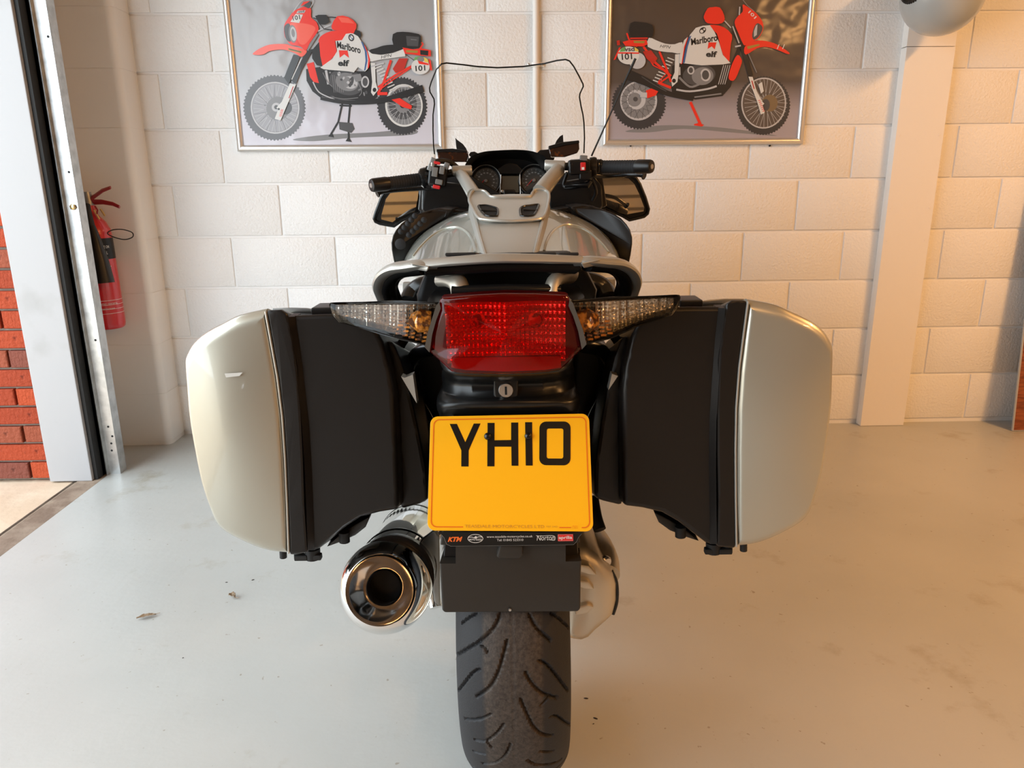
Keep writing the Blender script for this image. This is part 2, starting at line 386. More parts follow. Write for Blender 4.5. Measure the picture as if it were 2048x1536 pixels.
# brick pier outside, every brick its own object
bw = structure(MB().box((-2.4, YD+.135, 1.33), (1.29, .2, 2.66)), 'wall_outside', M['brick_mortar'], smooth=False)
def brick_mesh(w_):
    me = bpy.data.meshes.new('brick'); mb = MB().box((0, 0, 0), (w_, .03, .065)); me.from_pydata([tuple(p) for p in mb.v], [], mb.f)
    bm = bmesh.new(); bm.from_mesh(me); bmesh.ops.recalc_face_normals(bm, faces=bm.faces)
    bmesh.ops.bevel(bm, geom=[e for e in bm.edges if all(v.co.y < 0 for v in e.verts)], offset=.003, segments=1, affect='EDGES')
    bm.to_mesh(me); bm.free(); return me
bms = []
for m_ in M['brick']:
    for w_ in (.215, .1025):
        me = brick_mesh(w_); me.materials.append(m_); bms.append((w_, me))
zj = onY(30, 927, YD).z   # a mortar joint
xj = onY(41, 873, YD).x
for r in range(-2, 34):
    zc = (zj % .075)-.075+.0375+.075*(r+1)
    if zc < .035 or zc > 2.62: continue
    row = round((zc-zj)/.075-.5)
    x = xj+ (0 if (row % 2) else .1125)
    x += .9
    while x > -2.98:
        x -= .225
        xa, xb = x+.005, x+.22
        if xb > -1.74: xb = min(xb, -1.745)
        if xb-xa < .03 or xa < -3.02: continue
        full = xb-xa > .18
        w_, me = random.choice([q for q in bms if (q[0] > .2) == full])
        o = link('brick', me, None, bw); o.location = ((xa+xb)/2 if full else xa+.051, YD+.03+random.uniform(-.0015, .0015), zc)
        if not full: o.scale = ((xb-xa)/.1025, 1, 1); o.location.x = (xa+xb)/2
        o.rotation_euler = (random.uniform(-.01, .01), random.uniform(-.008, .008), 0)

# ------------------------------------------------------------------ flat print helpers
_tc = {}
def text2d(s, bold=0.0, shear=0.0):
    """flat outline of a word: list of 2D verts (height of capitals about 0.7) and faces"""
    k = (s, bold, shear)
    if k in _tc: return _tc[k]
    cu = bpy.data.curves.new('t', 'FONT'); cu.body = s; cu.offset = bold; cu.shear = shear; cu.resolution_u = 3; cu.fill_mode = 'FRONT'
    ob = bpy.data.objects.new('t', cu); C.objects.link(ob); bpy.context.view_layer.update()
    me = bpy.data.meshes.new_from_object(ob.evaluated_get(bpy.context.evaluated_depsgraph_get()))
    v = [(p.co.x, p.co.y) for p in me.vertices]; f = [tuple(p.vertices) for p in me.polygons]
    bpy.data.objects.remove(ob); bpy.data.curves.remove(cu); bpy.data.meshes.remove(me)
    x0 = min(a for a, b in v); x1 = max(a for a, b in v); y0 = min(b for a, b in v); y1 = max(b for a, b in v)
    _tc[k] = ([((a-x0)/(x1-x0), (b-y0)/(y1-y0)) for a, b in v], f); return _tc[k]

class Print:
    """layers of flat colour on one plane; to3(x, y, layer) turns drawing coordinates into a point"""
    def __init__(s, to3): s.to3 = to3; s.v = []; s.f = []; s.mi = []; s.mats = []; s.layer = 0
    def _m(s, m):
        if m not in s.mats: s.mats.append(m)
        return s.mats.index(m)
    def raw(s, m, v, f, same=False):
        if not same: s.layer += 1
        k = len(s.v); s.v += [s.to3(x, y, s.layer) for x, y in v]; s.f += [tuple(i+k for i in q) for q in f]; s.mi += [s._m(m)]*len(f)
    def poly(s, m, pts, smooth=0, same=False):
        if smooth: pts = [(p.x, p.y) for p in cr([(x, y, 0) for x, y in pts], smooth, True)]
        from mathutils.geometry import tessellate_polygon
        tr = tessellate_polygon([[Vector((x, y, 0)) for x, y in pts]])
        s.raw(m, pts, tr, same)
    def ell(s, m, cx, cy, rx, ry, rot=0, n=40, teeth=0, amp=0, same=False):
        pts = []
        nn = teeth*4 if teeth else n
        for i in range(nn):
            a = 2*PI*i/nn; k = 1+(amp if teeth and i % 4 < 2 else 0)
            x, y = rx*k*math.cos(a), ry*k*math.sin(a); c_, s_ = math.cos(rot), math.sin(rot)
            pts.append((cx+x*c_-y*s_, cy+x*s_+y*c_))
        s.layer += 0 if same else 1
        k = len(s.v); s.v += [s.to3(x, y, s.layer) for x, y in pts]+[s.to3(cx, cy, s.layer)]
        s.f += [(k+i, k+(i+1) % nn, k+nn) for i in range(nn)]; s.mi += [s._m(m)]*nn
    def line(s, m, pts, w_, smooth=0, same=False):
        if smooth: pts = [(p.x, p.y) for p in cr([(x, y, 0) for x, y in pts], smooth)]
        n = len(pts); L = []; R_ = []
        for i in range(n):
            a = pts[max(i-1, 0)]; b = pts[min(i+1, n-1)]; dx, dy = b[0]-a[0], b[1]-a[1]; q = math.hypot(dx, dy) or 1
            ww = w_[0]+(w_[1]-w_[0])*i/(n-1) if isinstance(w_, tuple) else w_
            L.append((pts[i][0]-dy/q*ww/2, pts[i][1]+dx/q*ww/2)); R_.append((pts[i][0]+dy/q*ww/2, pts[i][1]-dx/q*ww/2))
        s.raw(m, L+R_, [(i, i+1, n+i+1, n+i) for i in range(n-1)], same)
    def spokes(s, m, cx, cy, r0, rx, ry, n, w_=3, rot=0):
        s.layer += 1
        for i in range(n):
            a = 2*PI*i/n+rot; b = a+(.35 if i % 2 else -.35)
            s.line(m, [(cx+r0*math.cos(b), cy+r0*math.sin(b)), (cx+rx*math.cos(a), cy+ry*math.sin(a))], w_, same=True)
    def text(s, m, txt, p0, p1, h, bold=0., shear=0., up=None):
        """baseline from p0 to p1, height h (drawing coordinates, y down)"""
        v, f = text2d(txt, bold, shear); ux, uy = p1[0]-p0[0], p1[1]-p0[1]; q = math.hypot(ux, uy)
        nx, ny = (uy/q*h, -ux/q*h) if up is None else up
        s.raw(m, [(p0[0]+a*ux+b*nx, p0[1]+a*uy+b*ny) for a, b in v], f)
    def build(s, name, parent=None, label=None):
        me = bpy.data.meshes.new(name); me.from_pydata([tuple(p) for p in s.v], [], s.f)
        for p, i in zip(me.polygons, s.mi): p.material_index = i
        return link(name, me, s.mats, parent, False, None, label)

def ink(name, c, c2=None, coat=.35, sc=4):
    return mat('ink_'+name, c, .35, coat=coat, var=(sc, c2, .35, .7) if c2 else None)
I = dict(red=ink('red', (.80, .035, .02)), lred=ink('light_red', (.86, .12, .08)), dred=ink('dark_red', (.50, .03, .02)), white=ink('white', (.66, .66, .65)),
         black=ink('black', (.022, .021, .022)), dgrey=ink('dark_grey', (.075, .075, .08)), mgrey=ink('mid_grey', (.22, .22, .23)), lgrey=ink('light_grey', (.50, .50, .52)),
         blue=ink('blue', (.05, .12, .30)), green=ink('green', (.15, .38, .12)), yel=ink('yellow', (.75, .55, .1)), gold=ink('gold', (.35, .24, .05)),
         tyre=ink('tyre', (.045, .045, .05)), tyre_l=ink('faded_tyre', (.12, .12, .13)))
def backdrop(name, top, mid, flo, zc, h0):
    m = mat(name, mid, .3, coat=.5); nt = m.node_tree; b = nt.nodes['Principled BSDF']; b.inputs['Coat Roughness'].default_value = .12
    g = nt.nodes.new('ShaderNodeNewGeometry'); sp = nt.nodes.new('ShaderNodeSeparateXYZ'); mr = nt.nodes.new('ShaderNodeMapRange'); r = nt.nodes.new('ShaderNodeValToRGB')
    tc = nt.nodes.new('ShaderNodeTexCoord')
    mr.inputs[1].default_value = h0; mr.inputs[2].default_value = zc
    e = r.color_ramp.elements; e[0].position = 0; e[0].color = (*flo, 1); e[1].position = 1; e[1].color = (*top, 1)
    a = e.new(.22); a.color = (flo[0]*.92, flo[1]*.92, flo[2]*.92, 1); a = e.new(.42); a.color = (*mid, 1)
    nt.links.new(tc.outputs['Object'], sp.inputs[0]); nt.links.new(sp.outputs[2], mr.inputs[0]); nt.links.new(mr.outputs[0], r.inputs[0]); nt.links.new(r.outputs[0], b.inputs['Base Color'])
    bp = nt.nodes.new('ShaderNodeBump'); n = nt.nodes.new('ShaderNodeTexNoise'); n.inputs['Scale'].default_value = 7; n.inputs['Detail'].default_value = 2
    bp.inputs['Strength'].default_value = .5; bp.inputs['Distance'].default_value = .012
    nt.links.new(tc.outputs['Object'], n.inputs['Vector']); nt.links.new(n.outputs[0], bp.inputs['Height']); nt.links.new(bp.outputs[0], b.inputs['Normal']); nt.links.new(bp.outputs[0], b.inputs['Coat Normal'])
    return m

def framed(name, corners, ztop, label, skew=0):
    """corners: inner-left, outer-left, inner-right, outer-right x positions and bottom heights on the wall"""
    xol, xil, xir, xor_, zb, zi = corners
    t = empty(name, ((xol+xor_)/2, D, zb), None, label, 'poster', 'framed motorbike posters')
    cx, cz = (xol+xor_)/2, zb
    fw = .026
    prof = [(0, -.016), (.004, -.020), (.012, -.021), (.021, -.017), (.026, -.010), (.026, -.001), (0, -.001)]   # across frame (0 = outer), depth
    x0, x1, z0, z1 = xol-cx, xor_-cx, 0, ztop-cz
    def bar(a, b, inward):
        """mitred bar from a to b along the outer edge"""
        a, b, n_ = Vector(a), Vector(b), Vector(inward); d_ = (b-a).normalized()
        r1 = [a+n_*p+d_*p+Vector((0, q, 0)) for p, q in prof]; r2 = [b+n_*p-d_*p+Vector((0, q, 0)) for p, q in prof]
        MB().loft([r1, r2]).build('frame_bar', M['frame_alu'], t, smooth=50)
    bar((x0, 0, z0), (x1, 0, z0), (0, 0, 1)); bar((x0, 0, z1), (x1, 0, z1), (0, 0, -1))
    bar((x0, 0, z0), (x0, 0, z1), (1, 0, 0)); bar((x1, 0, z0), (x1, 0, z1), (-1, 0, 0))
    return t, Vector((cx, D, cz))
PRY = .0075   # print lies this far in front of the wall
def mapper(off, sc, base):
    def to3(x, y, layer):
        p = onY(off[0]+x/sc, off[1]+y/sc, D-PRY); p -= base; p.y = -PRY-layer*.00007; return p
    return to3
def rect_print(pr, m, x0, x1, z0, z1, base):
    k = len(pr.v); pr.v += [Vector((x-base.x, -PRY, z-base.z)) for x, z in ((x0, z0), (x1, z0), (x1, z1), (x0, z1))]
    pr.f.append((k, k+1, k+2, k+3)); pr.mi.append(pr._m(m))

# ---- left poster
P_ = lambda x, y: onY(x, y, D)
xol = P_(477.5, 302).x; xor_ = P_(889, 302).x; zb = P_(680, 302).z
t1, b1 = framed('framed_poster', (xol, 0, 0, xor_, zb, 0), zb+.625, 'silver framed poster of a red and white desert motorbike on pale grey, facing left')
pr = Print(mapper((440, 0), 4.267, b1))
rect_print(pr, backdrop('pale_studio_backdrop', (.34, .34, .35), (.46, .465, .49), (.62, .61, .69), .62, .0), xol+.02, xor_-.02, zb+.02, zb+.605, b1)
L = pr
L.poly(I['mgrey'], [(620, 1190), (900, 1150), (1300, 1130), (1640, 1100), (1640, 1150), (1150, 1175), (800, 1205)], 4)
# wheels
L.ell(I['tyre_l'], 465, 920, 258, 272, -.12, teeth=56, amp=.035)
L.ell(I['lgrey'], 470, 920, 208, 222, -.12); L.ell(I['mgrey'], 470, 920, 196, 210, -.12)
L.ell(ink('poster_haze', (.33, .33, .36)), 470, 920, 192, 205, -.12)
L.spokes(I['lgrey'], 475, 925, 40, 190, 203, 36, 3); L.spokes(I['dgrey'], 475, 925, 40, 190, 203, 14, 2.5, .2)
L.ell(I['mgrey'], 495, 925, 100, 100); L.ell(I['dgrey'], 560, 920, 55, 58); L.ell(I['lgrey'], 480, 915, 38, 38); L.ell(I['dgrey'], 480, 915, 18, 18)
L.ell(I['tyre'], 1555, 905, 205, 238, -.1, teeth=50, amp=.05)
L.ell(I['white'], 1570, 900, 160, 182, -.08); L.ell(I['mgrey'], 1572, 900, 145, 166, -.08); L.ell(I['dgrey'], 1560, 890, 120, 130)
L.spokes(I['lgrey'], 1565, 900, 30, 150, 168, 30, 3); L.ell(I['mgrey'], 1560, 895, 62, 68); L.ell(I['black'], 1560, 895, 25, 28)
# centre stand
L.line(I['black'], [(1045, 880), (1010, 1040), (945, 1150)], 16); L.line(I['black'], [(1112, 880), (1095, 1060), (1100, 1190)], 16)
L.line(I['black'], [(1020, 900), (1125, 905)], 14); L.poly(I['dgrey'], [(1015, 1040), (1130, 1050), (1150, 1100), (1120, 1135), (1020, 1105)])
L.poly(I['black'], [(955, 1125), (925, 1165), (972, 1172)]); L.poly(I['black'], [(1098, 1165), (1072, 1205), (1125, 1212)])
# frame, engine
L.poly(I['black'], [(735, 590), (860, 570), (930, 600), (1240, 610), (1290, 540), (1330, 560), (1340, 740), (1345, 830), (1250, 880), (1050, 880), (880, 850), (790, 780), (740, 690)])
L.poly(I['red'], [(740, 545), (800, 530), (822, 620), (845, 710), (800, 700), (770, 660)])
L.line(I['lgrey'], [(905, 600), (925, 720)], 20); L.ell(I['dgrey'], 1080, 700, 150, 110, .3); L.ell(I['mgrey'], 1085, 700, 100, 76, .3)
L.ell(I['lgrey'], 1110, 705, 66, 52, .3); L.ell(I['mgrey'], 1080, 700, 34, 46, .3); L.ell(I['dgrey'], 1120, 700, 20, 46, .3)
for i in range(6): L.line(I['mgrey'], [(960+i*16, 640), (975+i*16, 790)], 4)
for k in range(14):
    a = k*.45; L.ell(I[('mgrey', 'dgrey', 'lgrey')[k % 3]], 940+ (k*97 % 330), 620+(k*61 % 220), 9+k % 4*3, 7+k % 3*3, a)
for q_ in ([(880, 620), (920, 700), (960, 740)], [(1000, 620), (1060, 640), (1130, 625)], [(1180, 700), (1210, 780), (1190, 820)], [(960, 830), (1060, 845), (1180, 835)]): L.line(I['mgrey'], q_, 6, 5)
L.poly(I['mgrey'], [(1130, 640), (1200, 630), (1220, 690), (1160, 700)]); L.ell(I['lgrey'], 1240, 700, 34, 50); L.ell(I['dgrey'], 1240, 700, 22, 36)
L.poly(I['white'], [(1285, 535), (1325, 540), (1330, 700), (1350, 770), (1310, 820), (1290, 790), (1300, 700)]); L.ell(I['black'], 1320, 768, 16, 18)
L.line(I['lgrey'], [(795, 700), (850, 790), (980, 850)], 10, 6); L.line(I['mgrey'], [(870, 830), (1000, 855), (1250, 865)], 12, 4)
# rear frame, spring, silencer
L.line(I['lgrey'], [(1290, 570), (1400, 540)], 14)
for k in range(9):
    x, y = 1330+k*15.5, 580+k*23; L.line(I['white'], [(x-8, y+8), (x+52, y-18)], 9)
L.line(I['red'], [(1460, 515), (1400, 700), (1350, 800)], 20); L.line(I['red'], [(1700, 530), (1500, 640), (1350, 745)], 16); L.line(I['red'], [(1660, 560), (1480, 680), (1360, 770)], 10)
L.line(I['red'], [(1345, 800), (1430, 800)], 26); L.poly(I['dred'], [(1475, 590), (1530, 500), (1605, 500), (1570, 600), (1500, 625)])
L.line(I['black'], [(860, 840), (1050, 872), (1250, 872), (1420, 850), (1560, 810), (1735, 755)], (26, 62), 6)
L.line(I['lgrey'], [(1480, 780), (1530, 745), (1610, 740)], 12, 5)
L.poly(I['red'], [(1465, 852), (1535, 838), (1640, 905), (1632, 935), (1560, 915)])
# forks
L.poly(I['black'], [(630, 465), (690, 480), (625, 640), (590, 720), (550, 665)]); L.poly(I['black'], [(740, 430), (800, 420), (700, 600), (650, 720), (612, 690)])
L.line(I['mgrey'], [(835, 290), (745, 430)], 24); L.line(I['white'], [(695, 505), (615, 680)], 7)
L.poly(I['white'], [(600, 712), (652, 724), (575, 900), (520, 1030), (470, 1015), (500, 935), (485, 920), (530, 870)])
for k in range(7): L.line(I['red'], [(508+k*2.5, 990-k*9), (530+k*2.5, 994-k*9)], 4)
L.line(I['dred'], [(592, 840), (628, 740)], 8); L.ell(I['black'], 505, 932, 9, 9)
# mudguard, fairing
L.poly(I['lred'], [(285, 458), (340, 418), (430, 383), (560, 378), (610, 392), (700, 415), (745, 440), (700, 488), (640, 455), (540, 425), (430, 438), (370, 468), (300, 470)], 4)
L.poly(I['lred'], [(300, 455), (360, 425), (440, 398), (560, 392), (600, 400), (540, 412), (430, 425)], 4)
L.poly(I['gold'], [(585, 412), (700, 440), (698, 458), (588, 430)]); L.poly(I['black'], [(592, 417), (694, 443), (693, 448), (594, 424)])
L.poly(I['red'], [(553, 215), (600, 140), (640, 95), (720, 60), (778, 75), (782, 150), (825, 190), (845, 245), (832, 280), (770, 370), (735, 435), (690, 400), (610, 385), (575, 345), (553, 300)], 3)
L.poly(I['lred'], [(600, 210), (690, 200), (790, 220), (815, 260), (740, 370), (690, 380), (660, 330)], 4)
L.poly(I['dgrey'], [(722, 60), (735, 20), (775, 10), (785, 60), (760, 75)]); L.line(I['lgrey'], [(625, 110), (690, 20), (760, -10), (800, 10), (775, 70)], 5, 5)
L.poly(I['red'], [(690, 60), (715, 20), (770, 12), (745, 30)])
L.poly(I['dgrey'], [(555, 225), (600, 210), (610, 350), (575, 345), (555, 290)], 3); L.ell(I['mgrey'], 625, 292, 34, 76, -.12); L.ell(I['lgrey'], 630, 292, 26, 62, -.12); L.ell(I['mgrey'], 628, 285, 15, 36, -.12)
L.poly(I['white'], [(605, 190), (650, 122), (712, 128), (680, 200)]); L.text(I['black'], '101', (628, 180), (690, 168), 40, .02); L.poly(I['lgrey'], [(668, 95), (735, 92), (722, 115), (655, 118)]); L.text(I['black'], 'vsd', (672, 114), (722, 108), 18, .02)
# controls, hand guard
L.poly(I['black'], [(815, 140), (845, 130), (912, 130), (940, 190), (900, 212), (850, 210)]); L.line(I['black'], [(800, 155), (850, 170), (930, 150), (1005, 155)], 9, 4)
L.line(I['lgrey'], [(840, 270), (905, 235), (950, 215)], 8); L.line(I['black'], [(850, 200), (890, 250), (960, 260)], 8)
L.poly(I['black'], [(1130, 270), (1190, 265), (1208, 300), (1190, 330), (1150, 310)], 3)
# tank
L.poly(I['red'], [(845, 345), (880, 300), (950, 270), (1050, 262), (1120, 280), (1090, 300), (1040, 350), (985, 355), (1000, 440), (960, 500), (885, 570), (862, 520), (855, 420)], 2)
L.poly(I['black'], [(790, 430), (850, 360), (860, 480), (880, 570), (830, 560), (790, 500)])
L.poly(I['white'], [(1078, 292), (1130, 285), (1180, 312), (1225, 380), (1262, 440), (1285, 520), (1265, 590), (1240, 612), (1180, 575), (1145, 620), (1100, 612), (890, 594), (860, 580), (885, 560), (962, 505), (1003, 440), (990, 352), (1045, 345)])
L.poly(I['blue'], [(1205, 355), (1222, 365), (1255, 440), (1262, 520), (1245, 600), (1232, 608), (1245, 520), (1238, 440)]); L.poly(I['red'], [(1232, 385), (1245, 400), (1285, 500), (1275, 575), (1262, 592), (1268, 510), (1258, 450)])
L.poly(I['red'], [(955, 225), (1005, 142), (1100, 150), (1168, 210), (1152, 270), (1130, 290), (1050, 262), (975, 262)], 2); L.poly(I['lred'], [(1010, 150), (1098, 158), (1150, 205), (1040, 195)])
L.ell(I['black'], 1124, 325, 24, 31, -.3); L.ell(I['white'], 1124, 325, 15, 20, -.3); L.poly(I['blue'], [(1124, 325), (1108, 318), (1118, 306)]); L.poly(I['blue'], [(1124, 325), (1140, 332), (1130, 344)])
L.poly(I['red'], [(1018, 432), (1092, 434), (1104, 497), (1064, 466), (1026, 496)])
L.text(I['black'], 'Marlboro', (1003, 412), (1203, 462), 58, .025, 0, up=(-2, -60)); L.text(I['black'], 'elf', (1010, 566), (1104, 570), 54, .04)
# seat, bag, rear
L.poly(I['black'], [(1278, 432), (1340, 412), (1400, 392), (1490, 385), (1600, 398), (1560, 425), (1470, 452), (1380, 468), (1310, 465)], 3)
L.poly(I['white'], [(1262, 432), (1300, 462), (1380, 472), (1480, 455), (1572, 420), (1584, 484), (1470, 498), (1370, 512), (1290, 530)])
L.text(I['black'], 'HPN', (1378, 506), (1472, 486), 26, .0, .3)
L.poly(I['black'], [(1478, 295), (1560, 275), (1670, 288), (1715, 312), (1705, 405), (1640, 418), (1545, 405), (1482, 388)], 2); L.poly(I['dgrey'], [(1590, 310), (1700, 318), (1692, 400), (1598, 395)]); L.line(I['mgrey'], [(1630, 340), (1680, 345)], 5)
L.poly(I['red'], [(1560, 408), (1650, 425), (1720, 415), (1800, 432), (1802, 484), (1710, 478), (1660, 470), (1580, 462)]); L.poly(I['black'], [(1710, 430), (1780, 436), (1778, 478), (1712, 470)]); L.poly(I['gold'], [(1590, 430), (1690, 436), (1688, 456), (1592, 450)])
L.line(I['red'], [(1722, 365), (1735, 380), (1700, 430)], 12); L.poly(I['red'], [(1780, 500), (1800, 520), (1812, 605), (1795, 600)])
L.ell(I['white'], 1712, 572, 78, 66); L.poly(I['green'], [(1668, 490), (1710, 482), (1712, 508), (1650, 520)]); L.poly(I['yel'], [(1740, 490), (1775, 510), (1782, 540), (1745, 530)]); L.ell(I['mgrey'], 1715, 510, 30, 24); L.poly(I['red'], [(1690, 520), (1780, 545), (1785, 560), (1700, 548)]); L.text(I['black'], '101', (1672, 612), (1755, 606), 48, .02)
L.line(I['black'], [(1590, 470), (1660, 520)], 5)
pr.build('print', t1)

# ---- right poster
xol = P_(1204.6, 292).x; xor_ = P_(1603, 287).x; zb = P_(1400, 290).z
t2, b2 = framed('framed_poster', (xol, 0, 0, xor_, zb, 0), zb+.605, 'silver framed poster of a red and white desert motorbike on dark brown, facing right')
pr = Print(mapper((1180, 0), 4.267, b2)); L = pr
rect_print(pr, backdrop('dark_studio_backdrop', (.085, .06, .045), (.095, .075, .065), (.40, .36, .40), .60, .0), xol+.02, xor_-.02, zb+.02, zb+.585, b2)
L.poly(I['mgrey'], [(300, 1120), (600, 1070), (1000, 1080), (1300, 1110), (1600, 1160), (1200, 1130), (800, 1100), (500, 1130)], 4)
L.ell(I['tyre'], 418, 880, 222, 215, .1, teeth=50, amp=.05); L.ell(I['lgrey'], 415, 860, 158, 168, .1); L.ell(I['mgrey'], 412, 858, 143, 152, .1)
L.ell(I['lgrey'], 395, 850, 80, 84); L.ell(I['mgrey'], 380, 850, 58, 60); L.ell(I['dgrey'], 388, 846, 20, 20); L.spokes(I['dgrey'], 412, 858, 80, 150, 158, 28, 3)
L.ell(I['tyre'], 1480, 900, 222, 246, .1, teeth=56, amp=.03); L.ell(I['lgrey'], 1482, 880, 192, 218, .06); L.ell(ink('rim_inside', (.11, .09, .08)), 1482, 880, 180, 206, .06)
L.spokes(I['lgrey'], 1500, 880, 30, 184, 208, 34, 3); L.ell(ink('disc', (.20, .14, .08)), 1535, 880, 66, 72); L.ell(I['dgrey'], 1500, 895, 34, 50)
L.line(I['red'], [(855, 870), (905, 980), (945, 1070)], 24); L.poly(I['red'], [(885, 1060), (930, 1048), (972, 1066), (955, 1080), (890, 1070)])
L.poly(I['black'], [(700, 560), (790, 540), (1200, 550), (1260, 400), (1300, 380), (1250, 560), (1200, 740), (1130, 820), (900, 850), (700, 790), (690, 700)])
L.ell(I['dgrey'], 930, 640, 140, 90, -.1); L.ell(I['mgrey'], 960, 650, 92, 76, -.1); L.ell(I['lgrey'], 985, 640, 44, 54, -.1); L.ell(I['dgrey'], 985, 640, 30, 40); L.ell(I['mgrey'], 915, 655, 34, 48)
L.poly(I['lgrey'], [(735, 575), (770, 572), (772, 640), (738, 645)]); L.ell(I['lgrey'], 860, 600, 30, 36); L.ell(I['dgrey'], 860, 600, 18, 24); L.line(I['mgrey'], [(760, 660), (850, 740), (930, 720)], 18, 4)
for k in range(4): L.line(I['lgrey'], [(1140+k*18, 555), (1095+k*18, 720)], 6)
L.line(I['lgrey'], [(735, 765), (850, 780), (1000, 760), (1080, 735)], 16, 4); L.line(I['mgrey'], [(890, 830), (1120, 800)], 12)
for k in range(9):
    x, y = 690-k*15.5, 500+k*24; L.line(I['white'], [(x-30, y-8), (x+28, y+14)], 9)
L.poly(I['white'], [(725, 465), (768, 460), (755, 620), (745, 700), (700, 740), (690, 690), (720, 620)]); L.ell(I['black'], 715, 690, 16, 18)
L.line(I['black'], [(330, 640), (480, 700), (640, 790), (880, 850)], (90, 26), 6); L.line(I['dgrey'], [(440, 655), (540, 720), (650, 780)], 7, 4)
L.line(I['red'], [(455, 400), (560, 540), (690, 650)], 20); L.line(I['red'], [(590, 440), (640, 560), (690, 700)], 18); L.line(I['red'], [(460, 440), (540, 560), (660, 620), (580, 700)], 10); L.line(I['red'], [(580, 705), (690, 750)], 22); L.line(I['red'], [(690, 640), (590, 710)], 14)
L.poly(I['dred'], [(450, 440), (520, 430), (575, 500), (540, 550), (480, 500)])
L.poly(I['red'], [(475, 775), (520, 755), (580, 780), (560, 815), (485, 840)]); L.poly(I['lgrey'], [(430, 790), (485, 790), (485, 835), (425, 830)])
L.poly(I['red'], [(1255, 470), (1292, 510), (1285, 560), (1240, 670), (1205, 690), (1180, 660), (1205, 560)], 3)
L.line(I['black'], [(1230, 260), (1310, 430), (1370, 650)], 40); L.line(I['lgrey'], [(1215, 225), (1270, 370)], 10); L.line(I['mgrey'], [(1340, 440), (1420, 620)], 8); L.line(I['lgrey'], [(1235, 400), (1285, 390)], 14)
L.poly(I['white'], [(1350, 655), (1385, 658), (1420, 780), (1470, 870), (1485, 885), (1470, 900), (1488, 965), (1455, 978), (1420, 860), (1375, 740)])
for k in range(7): L.line(I['red'], [(1432+k*6, 860+k*15), (1452+k*6, 856+k*15)], 5)
L.line(I['dred'], [(1378, 690), (1398, 760)], 8)
L.poly(I['white'], [(1435, 720), (1465, 700), (1480, 780), (1455, 800)]); 
L.poly(I['red'], [(1318, 400), (1400, 352), (1500, 352), (1600, 385), (1695, 450), (1680, 462), (1590, 425), (1500, 402), (1420, 415), (1325, 468)], 3); L.poly(I['gold'], [(1335, 398), (1440, 376), (1445, 390), (1345, 422)]); L.text(I['white'], '/ /', (1590, 420), (1660, 420), 40, .01)
L.poly(I['red'], [(1230, 195), (1260, 140), (1300, 100), (1300, 42), (1340, 60), (1410, 110), (1465, 180), (1475, 250), (1440, 320), (1400, 350), (1325, 390), (1300, 370), (1265, 290)], 3)
L.line(I['lgrey'], [(1275, 60), (1270, 130)], 10); L.line(I['mgrey'], [(1300, 0), (1340, 50), (1400, 100)], 5); L.text(I['white'], '101', (1345, 110), (1400, 165), 28, .02)
L.poly(I['dgrey'], [(1400, 230), (1430, 200), (1470, 240), (1440, 310), (1395, 340), (1380, 300)], 3); L.poly(I['lgrey'], [(1412, 220), (1425, 212), (1420, 300), (1395, 318), (1395, 270)])
L.poly(I['red'], [(968, 140), (1000, 75), (1040, 64), (1105, 66), (1142, 135), (1140, 185), (1090, 208), (1000, 200), (975, 170)], 2); L.line(I['lgrey'], [(1145, 180), (1200, 240)], 9)
L.poly(I['red'], [(1010, 222), (1060, 215), (1140, 235), (1208, 300), (1200, 370), (1190, 460), (1185, 525), (1150, 510), (1110, 400), (1080, 290)], 2)
L.poly(I['white'], [(795, 542), (820, 420), (850, 300), (900, 240), (960, 222), (1020, 218), (1060, 275), (1100, 370), (1130, 470), (1195, 540), (1130, 552), (950, 560)])
L.poly(I['blue'], [(805, 540), (832, 400), (862, 305), (840, 320), (815, 400), (788, 538)]); L.poly(I['red'], [(770, 550), (785, 430), (820, 330), (835, 320), (805, 420), (785, 545)])
L.poly(I['white'], [(760, 540), (768, 430), (800, 345), (830, 318), (800, 400), (778, 545)])
L.ell(I['black'], 958, 262, 32, 24, -.7); L.ell(I['white'], 950, 270, 14, 14); L.ell(I['white'], 972, 252, 9, 9)
L.poly(I['red'], [(1008, 364), (1076, 364), (1060, 424), (1035, 398), (1000, 420)])
L.text(I['black'], 'Marlboro', (862, 390), (1088, 350), 58, .025, .1); L.text(I['black'], 'elf', (985, 488), (1080, 492), 52, .04, .05)
L.poly(I['white'], [(500, 325), (560, 345), (640, 375), (720, 380), (785, 362), (775, 455), (700, 450), (600, 440), (490, 402)], 2); L.text(I['black'], 'HPN', (592, 408), (685, 418), 26, 0, .3)
L.poly(I['black'], [(345, 200), (420, 190), (530, 215), (535, 300), (500, 325), (345, 318)], 2)
L.poly(I['red'], [(275, 360), (330, 345), (480, 340), (490, 380), (450, 400), (300, 395)]); L.poly(I['gold'], [(370, 350), (465, 352), (460, 372), (372, 370)]); L.line(I['red'], [(312, 285), (330, 340), (400, 400)], 14); L.line(I['red'], [(340, 330), (490, 328)], 10)
L.poly(I['dred'], [(225, 350), (250, 345), (255, 385), (230, 390)]); L.poly(I['red'], [(245, 410), (262, 405), (215, 510), (198, 515)])
L.ell(I['lgrey'], 400, 520, 72, 70); L.ell(I['white'], 325, 475, 92, 76); L.poly(I['green'], [(262, 420), (300, 398), (300, 440), (250, 445)]); L.poly(I['yel'], [(375, 400), (412, 430), (410, 445), (372, 435)]); L.poly(I['red'], [(240, 448), (415, 450), (418, 462), (236, 460)]); L.text(I['dgrey'], 'vsd', (292, 442), (378, 440), 40, .03); L.text(I['black'], '101', (270, 515), (358, 508), 54, .02)
pr.build('print', t2)
